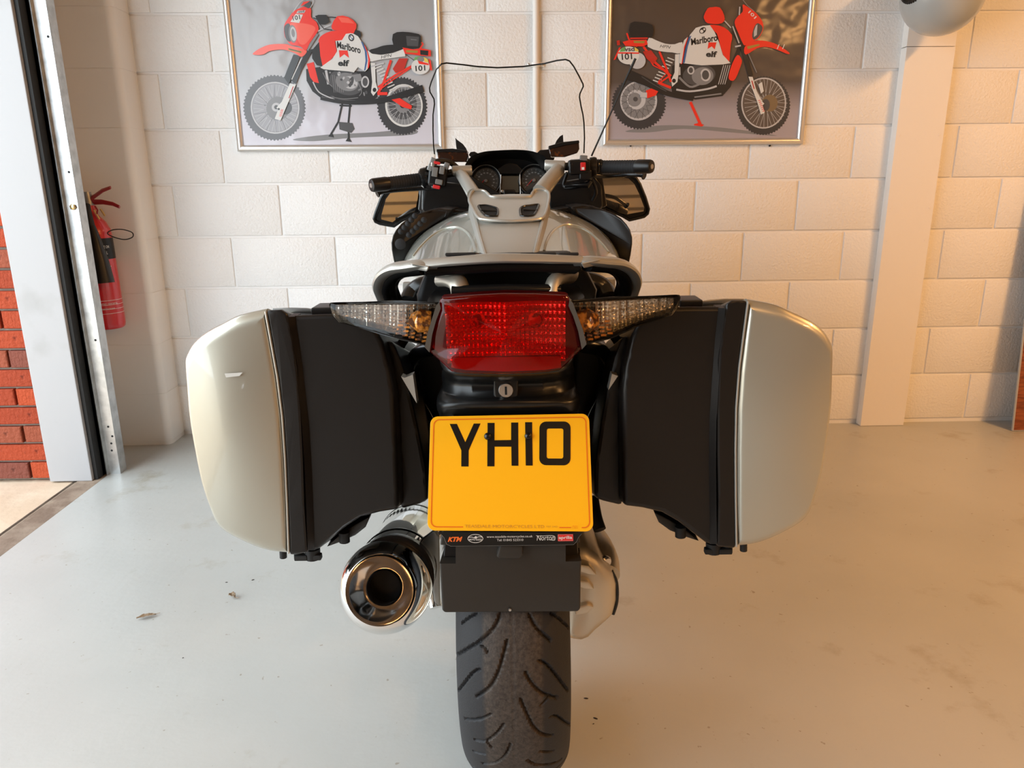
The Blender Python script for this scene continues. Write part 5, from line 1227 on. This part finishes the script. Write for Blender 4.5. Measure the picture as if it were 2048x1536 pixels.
for vv in vents:
    a = cr([B(x, y, 1.83) for x, y in vv], 3, True); c_ = sum((B(x, y, CYf(y)-.05) for x, y in vv), Vector())/len(vv)
    vf = [B(x, y, CYf(y)-.0145) for x, y in vv]
    vf = cr(vf, 3, True); tb = MB(); tb.tube(vf+[vf[0]], .0028, 8, False); tb.build('vent_rim', M['gloss_black'], po)
    slab(MB(), vf, [p+Vector((0, .012, -.004)) for p in vf]).build('vent_opening', M['soot_recess'], po)  # solid near-black slab paints the shade inside the vent; panel is uncut
    lo_v = [p for p in vf]; zc = sum((p.z for p in vf), 0)/len(vf)
    xs = [p.x for p in vf]; MB().tube([Vector((min(xs)+.008, c_.y+.03, zc+.001)), Vector((max(xs)-.004, c_.y+.03, zc-.002))], .003, 8).build('vent_slat', M['black'], po)

# ---- handlebars
hb = child('handlebar')
for s_, arm, tubep in ((-1, [(950, 392, 2.02), (938, 372, 2.08), (924, 351, 2.16)], [(904, 342, 2.17), (944, 341, 2.17)]), (1, [(1081, 385, 2.02), (1098, 362, 2.09), (1117, 340, 2.16)], [(1130, 332, 2.17), (1089, 330, 2.17)])):
    a = BS(arm, 2); MB().tube(cr(a, 5), [.019-.003*i/10 for i in range(11)], 14, flat=(1, 1.25)).build('bar_riser', M['satin'], hb)
    t_ = BS(tubep, 2); MB().tube([t_[0], t_[0].lerp(t_[1], .05), t_[1].lerp(t_[0], .05), t_[1]], [.012, .0145, .0145, .0125], 20).build('bar_clamp', M['satin'], hb)
def grip(pe, pm, pi, pc_, s_):
    g = child('grip', hb)
    e, m_, i_, c2 = B(*pe), B(*pm), B(*pi), B(*pc_)
    N_ = 46; pts = [m_.lerp(i_, k/(N_-1)) for k in range(N_)]; rad = [.0175+(.0009 if k % 3 == 0 else 0)+(.003*math.exp(-((k-N_+2)/2)**2)) for k in range(N_)]
    MB().tube(pts, rad, 24).build('grip_rubber', M['grip'], g)
    d_ = (e-m_).normalized(); MB().lathe([(-.002, .0185), (.004, .0195), ((e-m_).length-.006, .0185), ((e-m_).length-.001, .0165), ((e-m_).length, .012), ((e-m_).length, 0)], m_, d_, 28).build('bar_end', M['black'], g)
    MB().lathe([(0, .007), (.0015, .006), (.0015, 0)], e, d_, 20).build('end_cap', M['steel'], g)
    MB().tube([i_, c2], .011, 16).build('bar_tube', M['gloss_black'], g)
grip((742, 371, 2.08), (774, 367.5, 2.11), (848, 358, 2.17), (912, 344, 2.17), -1)
grip((1304, 333, 2.08), (1275, 333.5, 2.11), (1199, 334, 2.17), (1128, 333, 2.17), 1)
sw = child('left_switch_cluster', hb); sw.name = 'switch_cluster'
def bx_(name, x, y, Y, d, m, par, rz=0, bev=.002, ry=0): 
    return MB().box((0, 0, 0), d).build(name, m, par, bevel=bev), 
def put(name, x, y, Y, d, m, par, ry=0, bev=.002):
    c_ = B(x, y, Y); R_ = Matrix.Rotation(ry, 3, 'Y'); return MB().box(c_, d, R_).build(name, m, par, bevel=bev)
put('switch_body', 876, 352, 2.15, (.052, .05, .058), M['gloss_black'], sw, .15, .008)
MB().lathe([(-.010, .017), (-.010, .027), (-.004, .029), (.008, .028), (.014, .022)], B(850, 356, 2.17), (B(850, 356, 2.17)-B(912, 344, 2.17)), 24).build('grip_flange', M['gloss_black'], sw)
for k in range(9):
    a = k/9*2*PI; c_ = B(857, 356, 2.165)+Vector((.0, .026*math.cos(a), .028*math.sin(a))); MB().tube([c_-Vector((.006, 0, -.001)), c_+Vector((.006, 0, .001))], .0045, 8).build('flange_tooth', M['black'], sw)
for (x, y, w_, h_, m_) in ((870, 344, .016, .026, 'grey_button'), (884, 341, .014, .020, 'grey_button'), (878, 364, .020, .014, 'grey_button'), (873, 374, .020, .010, 'red_button'), (874, 326, .018, .008, 'red_button'), (866, 329, .010, .012, 'steel')):
    put('button', x, y, 2.118, (w_, .012, h_), M[m_], sw, .2)
for (x, y) in ((861, 335), (866, 322), (893, 332)): put('switch_lug', x, y, 2.13, (.014, .02, .018), M['steel_dark'], sw, .4)
MB().tube(cr([B(868, 326, 2.16), B(880, 322, 2.17), B(900, 325, 2.2), B(914, 335, 2.22)], 5), .008, 10).build('cable', M['rubber'], sw)
sw = child('switch_cluster', hb)
put('switch_body', 1158, 334, 2.15, (.062, .05, .042), M['gloss_black'], sw, -.05, .008); put('switch_lower', 1170, 350, 2.15, (.035, .045, .03), M['gloss_black'], sw, 0, .006)
MB().lathe([(-.014, .018), (-.012, .026), (0, .028), (.006, .026), (.010, .018)], B(1188, 334, 2.165), (1, 0, 0), 26).build('throttle_flange', M['black'], sw)
for k in range(5): MB().lathe([(0, .019), (.002, .023-.001*k), (.004, .019)], B(1180+k*5, 334-k*.5, 2.165), (1, 0, 0), 20).build('cable_ring', M['gloss_black'], sw)
put('button', 1166, 333, 2.118, (.014, .014, .022), M['red_button'], sw); put('button_mark', 1166, 337, 2.110, (.007, .002, .007), M['white_print'], sw, 0, 0)
put('button', 1167, 316, 2.13, (.020, .02, .014), M['grey_button'], sw, .1); put('button', 1143, 334, 2.13, (.01, .012, .018), M['gloss_black'], sw)
MB().tube(cr([B(1135, 345, 2.19), B(1128, 372, 2.2), B(1150, 374, 2.18), B(1176, 366, 2.17)], 5), .006, 10).build('brake_cable', M['gloss_black'], sw)
MB().tube(cr([B(1178, 352, 2.17), B(1188, 368, 2.17), B(1192, 385, 2.2), B(1186, 400, 2.25)], 5), .005, 10).build('cable', M['rubber'], sw)
MB().tube([B(1130, 372, 2.17), B(1150, 370, 2.16), B(1176, 370, 2.15), B(1182, 362, 2.15)], [.005, .006, .009, .006], 12).build('lever_pivot', M['gloss_black'], sw)
for s_, P4 in ((-1, [(880, 372, 2.22), (850, 376, 2.24), (800, 380, 2.22), (765, 384, 2.18), (754, 388, 2.17)]), (1, [(1180, 350, 2.22), (1210, 352, 2.24), (1250, 350, 2.22), (1280, 350, 2.18), (1289, 352, 2.17)])):
    pts = cr([B(*p) for p in P4], 5); n_ = len(pts); MB().tube(pts, [.008-.002*math.sin(i/n_*3)+(.0035 if i > n_-4 else 0) for i in range(n_)], 12).build('hand_lever', M['gloss_black'], hb)
# fluid reservoirs
for pol, lid in (([(873, 302), (880, 299), (912, 300), (934, 302), (935, 311), (931, 324), (900, 324), (876, 320)], [(873, 298.5), (905, 297), (934, 301), (935, 305), (873, 304)]),
                 ([(1098, 297), (1128, 289), (1158, 284), (1159, 298), (1155, 306), (1130, 314), (1102, 314), (1099, 306)], [(1097, 292), (1125, 284), (1158, 280.5), (1159, 286), (1128, 291), (1098, 299)])):
    r_0 = child('fluid_reservoir', hb); f_ = BS(pol, 2.24); slab(MB(), f_, [p+Vector((0, .045, 0)) for p in f_]).build('reservoir_bowl', M['amber_fluid'], r_0, bevel=.003)
    f_ = BS(lid, 2.237); slab(MB(), f_, [p+Vector((0, .052, 0)) for p in f_]).build('reservoir_lid', M['gloss_black'], r_0, bevel=.0015)
# ---- instruments
ins = child('instrument_panel')
def arc_pts(P, Y, n=6): return cr([B(x, y, Y) for x, y in P], n)
o_ = [(930, 330), (937, 318), (950, 309), (970, 303), (1000, 300.5), (1034, 299.5), (1062, 302), (1085, 310), (1094, 320), (1098, 332)]
i_ = [(940, 336), (946, 324), (960, 315), (985, 309.5), (1010, 307.5), (1034, 308), (1056, 311), (1072, 319), (1080, 328), (1086, 336)]
oa, ia = arc_pts(o_, 2.30), arc_pts(i_, 2.34)
MB().loft([[a, b, b+Vector((0, .16, -.02)), a+Vector((0, .2, -.005))] for a, b in zip(oa, ia)]).build('hood', M['gloss_black'], ins, smooth=40)
pol = i_[::-1]+[(940, 345), (945, 380), (960, 398), (1085, 398), (1092, 370), (1088, 345)]
f_ = BS(i_, 2.44)+BS([(1092, 345), (1094, 380), (1085, 400), (950, 400), (936, 385), (934, 350)], 2.42)
slab(MB(), f_, [p+Vector((0, .05, 0)) for p in f_]).build('dash_plate', M['deep_black'], ins)
for cx, cy, r_, sc in ((972, 362, .047, 1), (1068, 361, .047, -1)):
    g = child('gauge', ins); c_ = B(cx, cy, 2.38); n_ = Vector((0, -1, .25)).normalized()
    MB().lathe([(-.012, r_+.006), (.0, r_+.006), (.010, r_+.003), (.012, r_), (.008, r_-.004), (-.006, r_-.006), (-.006, 0)], c_, n_, 40).build('gauge_housing', M['gloss_black'], g)
    MB().lathe([(.0125, r_+.001), (.014, r_), (.0125, r_-.0015)], c_, n_, 40, True).build('gauge_bezel', M['steel_dark'], g)
    MB().lathe([(.0, r_-.006), (.0004, 0)], c_, n_, 32).build('dial', M['gauge'], g)
    u_ = Vector((1, 0, 0)); w_ = n_.cross(u_); mk = MB()
    for k in range(34):
        a = -2.2+k/33*4.4+PI/2; r1 = r_-.010; r2 = r_-(.016 if k % 3 == 0 else .013); p = c_+n_*.0012
        d_ = u_*math.cos(a)-w_*math.sin(a)*-1; t_ = n_.cross(d_)*(.0009 if k % 3 == 0 else .0005)
        mk.add([p+d_*r1-t_, p+d_*r1+t_, p+d_*r2+t_, p+d_*r2-t_], [(0, 1, 2, 3)])
        if k % 3 == 0: q_ = p+d_*(r_-.022); mk.add([q_+u_*-.0028-w_*.002, q_+u_*.0028-w_*.002, q_+u_*.0028+w_*.002, q_-u_*.0028+w_*.002], [(0, 1, 2, 3)])
    mk.build('dial_marks', M['gauge_mark'], g, smooth=False)
    MB().tube([c_+n_*.003+(u_*-.6+w_*.3)*.008, c_+n_*.003+(u_*-.8-w_*.6)*.030*(1)], [.0012, .0006], 6).build('needle', M['red_button'], g)
    MB().lathe([(.001, .006), (.005, .005), (.006, 0)], c_, n_, 16).build('dial_hub', M['grey_button'], g)
lc = child('display', ins); pol = [(1003, 352), (1038, 352), (1038, 385), (1001, 385)]; f_ = BS(pol, 2.37); slab(MB(), f_, [p+Vector((0, .01, 0)) for p in f_]).build('display_panel', M['lcd'], lc)
for a, b in (((1002, 349), (1000, 388)), ((1040, 349), (1041, 388))): MB().tube([B(*a, 2.365), B(*b, 2.365)], .0015, 8).build('display_strip', M['steel'], lc)
f_ = BS([(993, 340), (1010, 328), (1020, 325), (1034, 329), (1047, 341), (1042, 348), (998, 348)], 2.375); slab(MB(), f_, [p+Vector((0, .01, 0)) for p in f_]).build('warning_window', M['gloss_black'], ins, bevel=.002)
put('dash_screw', 1006, 383, 2.2, (.012, .01, .008), M['steel'], ins, .3); put('ignition_lock', 1019, 385, 2.2, (.034, .03, .016), M['gloss_black'], ins, 0, .004)
for pol in ([(937, 310), (941, 304), (949, 303), (966, 312), (950, 322)], [(1068, 312), (1080, 300), (1098, 298.5), (1112, 304), (1108, 320), (1085, 325)]):
    f_ = BS(pol, 2.42); slab(MB(), f_, [p+Vector((0, .08, 0)) for p in f_]).build('hood_shoulder', M['black'], ins, bevel=.002)
for pol in ([(910.5, 275), (914, 279), (926, 288), (932, 296), (936, 305), (915, 305), (912, 292)], [(1126, 269), (1120, 272), (1113, 281), (1109, 290), (1106, 300), (1126, 300), (1127, 285)]):
    f_ = BS(pol, 2.40); slab(MB(), f_, [p+Vector((0, .05, -.02)) for p in f_]).build('screen_bracket', M['black'], bike, bevel=.001)
# ---- fairing inner panels
def panel(name, pol, Y, depth, m, bev=.004, par=None, f=lambda P: P):
    f_ = f([B(p[0], p[1], p[2] if len(p) > 2 else Y) for p in pol]); return slab(MB(), f_, [p+Vector((0, depth, 0)) for p in f_]).build(name, m, par or bike, bevel=bev)
lobe = [(1258, 530), (1262, 510), (1265, 489), (1265, 475), (1261, 460), (1254, 449), (1243, 437), (1228, 427), (1208, 419), (1188, 413), (1165, 411), (1140, 414), (1160, 440), (1190, 455), (1212, 474), (1226, 494), (1232, 530)]
lf = child('fairing_side', None, 'black inner fairing side with two rows of round buttons, on the left')
rf_ = child('fairing_side', None, 'plain black inner fairing side on the right')
for par, f in ((rf_, lambda P: P), (lf, mir)):
    ro_ = densify(lobe, 10); f_ = f([B(x, y, 2.0-.08*max(0, (x-1180)/85)) for x, y in ro_])
    slab(MB(), f_, [p+Vector((0, .25, 0)) for p in f_]).build('outer_lobe', M['black'], par, bevel=.006, seg=3)
    panel('upper_panel', [(1098, 372), (1130, 362), (1190, 352), (1204, 372), (1207, 412), (1192, 430), (1150, 424), (1100, 424)], 2.28, .12, M['gloss_black'], .006, par, f)
    panel('inner_ledge', [(1100, 420), (1140, 414), (1190, 412), (1192, 419), (1150, 422)], 2.1, .15, M['black'], .003, par, f)
    panel('mirror_stalk', [(1190, 352), (1205, 352), (1214, 412), (1204, 416), (1192, 400)], 2.30, .05, M['black'], .004, par, f)
    for x, y in ((1240, 522),): MB().lathe([(0, .005), (-.002, .004), (-.002, 0)], f([B(x, y, 1.94)])[0], (0, 1, 0), 12).build('screw', M['gloss_black'], par)
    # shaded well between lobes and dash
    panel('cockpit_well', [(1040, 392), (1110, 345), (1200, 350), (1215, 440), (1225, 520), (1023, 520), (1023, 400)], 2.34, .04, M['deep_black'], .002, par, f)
for k in range(5):
    for c_ in range(2):
        x, y = ((837-k*8.5, 430+k*7.2), (842-k*4.8, 441+k*5.6))[c_] if False else ((837-9.3*k, 431+7.6*k) if c_ == 0 else (843-4.8*k, 436+7.8*k))
        if c_ == 1: x, y = 848-k*7.5, 440+k*7.5
        if c_ == 0: x, y = 830-k*7.0, 432+k*7.8
        MB().lathe([(0, .0075), (-.003, .0075), (-.0065, .004), (-.0072, 0)], B(x, y, 1.915), (0, 1, -.2), 18).build('button', M['grip'], lf)
MB().lathe([(0, .014), (-.004, .014), (-.006, .011), (-.006, 0)], B(801, 488, 1.905), (0, 1, 0), 20).build('knob', M['grip'], lf)
# ---- mirrors
for pol, gl, lab in (([(840, 369), (806, 378), (776, 384), (768, 388), (763, 396), (752, 425), (748, 438), (751, 443), (760, 447), (788, 452), (803, 441), (838, 424), (842, 400)], [(838, 375), (806, 381.5), (781, 386.5), (773, 398), (765, 432), (766, 438), (788, 443.5), (800, 434), (832, 422), (836, 400)], 'left'),
                     ([(1200, 347), (1240, 346), (1259, 349), (1272, 357), (1279, 368), (1290, 395), (1297, 418), (1295, 427), (1288, 433), (1259, 440), (1246, 432), (1206, 415), (1201, 380)], [(1203, 353), (1240, 354), (1257, 357), (1268, 368), (1277, 388), (1286, 415), (1284, 422), (1250, 428), (1236, 425), (1210, 411), (1206, 380)], 'right')):
    mr = child('mirror', None, lab+' mirror in a black housing')
    f_ = BS(densify(pol, 7), 2.352); c_ = sum(f_, Vector())/len(f_)
    bk_ = [c_+(p-c_)*.7+Vector((0, .07, -.01)) for p in f_]; inn = BS(densify(pol, 7), 2.35); 
    g_ = BS(gl, 2.353); 
    hsg = MB(); slab(hsg, f_, bk_); hs_ = hsg.build('mirror_housing', M['gloss_black'], mr, bevel=.004, seg=3)
    MB().tube([p for p in BS(densify(pol, 7), 2.349)]+[BS([pol[0]], 2.349)[0]], .0055, 8, False).build('mirror_rim', M['gloss_black'], mr)
    t_ = MB(); slab(t_, [p+Vector((0, -.016+(p.z-c_.z)*.27, 0)) for p in g_], g_); t_.build('mirror_glass', M['mirror'], mr, smooth=False)
# ---- windscreen
wsr = [(1168, 306), (1169, 275), (1168, 246), (1166, 230), (1162, 212), (1159, 194), (1160, 187), (1166.5, 173), (1166, 168), (1158, 152), (1147.5, 133), (1139, 122), (1131, 119), (1114, 121), (1089, 127), (1047, 133), (995, 135.4), (954, 133), (922, 129), (893, 126), (883, 128), (872.5, 139), (862, 165), (859, 176), (860, 184), (868, 198), (869, 208), (866, 229), (866, 260), (867, 290), (869, 308)]
wY = lambda x, y: 2.40-.20*(306-y)/180+.06*(1-((x-1015)/155)**2)
ws = child('windscreen', None, 'clear curved windscreen with a thin dark edge')
dn = densify(wsr[:], 6); 
edge = [B(x, y, wY(x, y)) for x, y in [q_ for i in range(len(wsr)-1) for q_ in [(wsr[i][0]+(wsr[i+1][0]-wsr[i][0])*k/4, wsr[i][1]+(wsr[i+1][1]-wsr[i][1])*k/4) for k in range(4)]]+[wsr[-1]]]
MB().tube(edge, .0021, 8).build('screen_edge', M['gloss_black'], ws)
# sheet: rows across
lft = sorted([(y, x) for x, y in wsr if x < 1000]); rgt = sorted([(y, x) for x, y in wsr if x > 1030])
sh_ = MB(); nr, nc = 28, 30
topy = lambda x: float(np.interp(x, [860, 872, 883, 893, 922, 954, 995, 1047, 1089, 1114, 1131, 1139, 1147, 1158, 1168], [175, 139, 128, 126, 129, 133, 135.4, 133, 127, 121, 119, 122, 133, 152, 172]))
for j in range(nc+1):
    x_t = 862+(1166-862)*j/nc; yt = topy(x_t)
    for i in range(nr+1):
        y = yt+(312-yt)*i/nr
        xl = float(np.interp(y, [a for a, b in lft], [b for a, b in lft])); xr = float(np.interp(y, [a for a, b in rgt], [b for a, b in rgt]))
        x = min(max(x_t, xl+.5), xr-.5); sh_.v.append(B(x, y, wY(x, y)))
for j in range(nc):
    for i in range(nr): k = j*(nr+1)+i; sh_.f.append((k, k+1, k+nr+2, k+nr+1)); sh_.mi.append(0)
sh_.build('screen_sheet', M['screen'], ws)
# ---- aerial
a0, a1, a2 = B(1183, 312, 2.3), B(1247, 170, 2.27), B(1271, 117, 2.26)
ae = MB(); ae.tube([a0, a1], [.0026, .0022], 8); ae.tube([a1, a2], [.0038, .0038], 10); ae.build('aerial', M['rubber'], bike)

# ---- exhaust silencer, left
YE = 1.05
se_ = child('silencer')
ec_ = B(775, 1173, YE); r_e = .0655*(1)
edir = (B(845, 1035, 1.62)-B(778, 1172, YE)).normalized()
re = (B(869, 1173, YE)-B(682, 1173, YE)).length/2
oc = B(761, 1180, YE); dr_ = (B(778, 1168, YE+.075)-oc).normalized(); rq = re*1.035
MB().lathe([(.002, rq*.70), (-.001, rq*.725), (.0005, rq*.755), (.004, rq*.80), (.011, rq*.865), (.021, rq*.925), (.034, rq*.968), (.050, rq*.992), (.062, rq*.995), (.066, rq*.98), (.068, rq*.93)], oc, dr_, 96).build('end_cap', M['chrome'], se_, label='rounded chrome end cap')
MB().lathe([(.002, rq*.70), (.007, rq*.655), (.015, rq*.53), (.022, rq*.43), (.026, rq*.37), (.028, rq*.355)], oc, dr_, 72).build('outlet_dish', M['ring_chrome'], se_, label='chrome outlet dish')
MB().lathe([(.027, rq*.365), (.12, rq*.34), (.12, 0)], oc, dr_, 40).build('outlet_pipe', M['soot_recess'], se_)
ec_ = oc+dr_*.012
ec_ = B(778, 1170, YE+.01)
bp_ = [ec_+edir*t for t in (.05, .07, .075, .30, .45, .50, .60)]
MB().tube(bp_[:3], [re*.925, re*.925, re*.90], 48).build('rear_collar', M['gloss_black'], se_)
MB().tube([ec_+edir*t for t in (.07, .10, .40, .46, .50)], [re*.90, re*.91, re*.90, re*.7, re*.35], 48).build('silencer_body', M['chrome'], se_)
for t in (.105, .36): MB().lathe([(0, re*.912), (.002, re*.925), (.012, re*.925), (.014, re*.912)], ec_+edir*t, edir, 48).build('band', M['gloss_black'], se_)
MB().tube(cr([ec_+edir*.48, U(-.13, 1.62, .33), U(-.12, 1.8, .26), U(-.1, 2.0, .25)], 6), .026, 18).build('exhaust_pipe', M['ring_chrome'], se_)
MB().tube([B(842, 1075, 1.25), B(855, 1130, 1.25), B(872, 1215, 1.2)], [.018, .014, .012], 14).build('silencer_hanger', M['ring_chrome'], se_)
hg = BS([(838, 1085), (868, 1062), (878, 1075), (880, 1215), (868, 1205), (862, 1150)], 1.17); slab(MB(), hg, [p+Vector((0, .012, 0)) for p in hg]).build('hanger_plate', M['steel_dark'], se_, bevel=.003)

# ---- final drive, right
fd = child('final_drive', None, 'cast silver final drive housing beside the rear tyre')
YF = 1.20
fo = [(1150, 1100), (1172, 1098), (1196, 1112), (1214, 1134), (1226, 1145), (1234, 1168), (1234, 1202), (1226, 1229), (1204, 1246), (1189, 1260), (1176, 1277), (1163, 1284), (1146, 1283), (1135, 1280), (1135, 1110)]
fp = [B(x, y, YF+.0) for x, y in densify(fo, 8)]; dc_ = B(1172, 1190, YF)
mb = MB(); dome(mb, fp, dc_, .16, .016, .02, n=10, draft=.85); mb.build('drive_casing', M['alu'], fd, smooth=45)
MB().tube(cr([B(1223, 1142, YF+.006), B(1233, 1166, YF+.006), B(1233.5, 1202, YF+.006), B(1226, 1228, YF+.006)], 6), .0035, 10).build('bearing_seal', M['gloss_black'], fd)
for pol in ([(1150, 1128), (1178, 1132), (1195, 1152), (1178, 1150), (1150, 1142)], [(1155, 1160), (1178, 1164), (1190, 1180), (1170, 1180), (1152, 1172)], [(1150, 1216), (1176, 1208), (1189, 1215), (1176, 1228), (1150, 1232)]):
    f_ = BS(pol, YF-.028); slab(MB(), f_, [p+Vector((0, .04, 0)) for p in f_]).build('casting_rib', M['alu'], fd, bevel=.004)
for y in (1262, 1270): MB().tube([B(1146, y+4, YF-.004), B(1170, y, YF-.004)], .0022, 8).build('cooling_fin', M['alu'], fd)
MB().tube(cr([B(1172, 1060, 1.45), B(1190, 1085, 1.36), B(1205, 1118, 1.28), B(1208, 1150, 1.24)], 5), [.030]*16, 20).build('paralever_arm', M['alu'], fd)
MB().tube(cr([B(1160, 1050, 1.4), B(1170, 1090, 1.32), B(1172, 1130, 1.26)], 5), [.024]*11, 18).build('swingarm', M['alu'], fd)
MB().lathe([(0, .012), (-.006, .012), (-.009, .009), (-.009, 0)], B(1209, 1122, 1.235), (-.6, 1, 0), 8).build('pivot_bolt', M['steel'], fd)
MB().tube(cr([B(1186, 1000, 1.35), B(1192, 1035, 1.3), B(1200, 1060, 1.28)], 4), .012, 12).build('shock_boot', M['rubber'], fd)
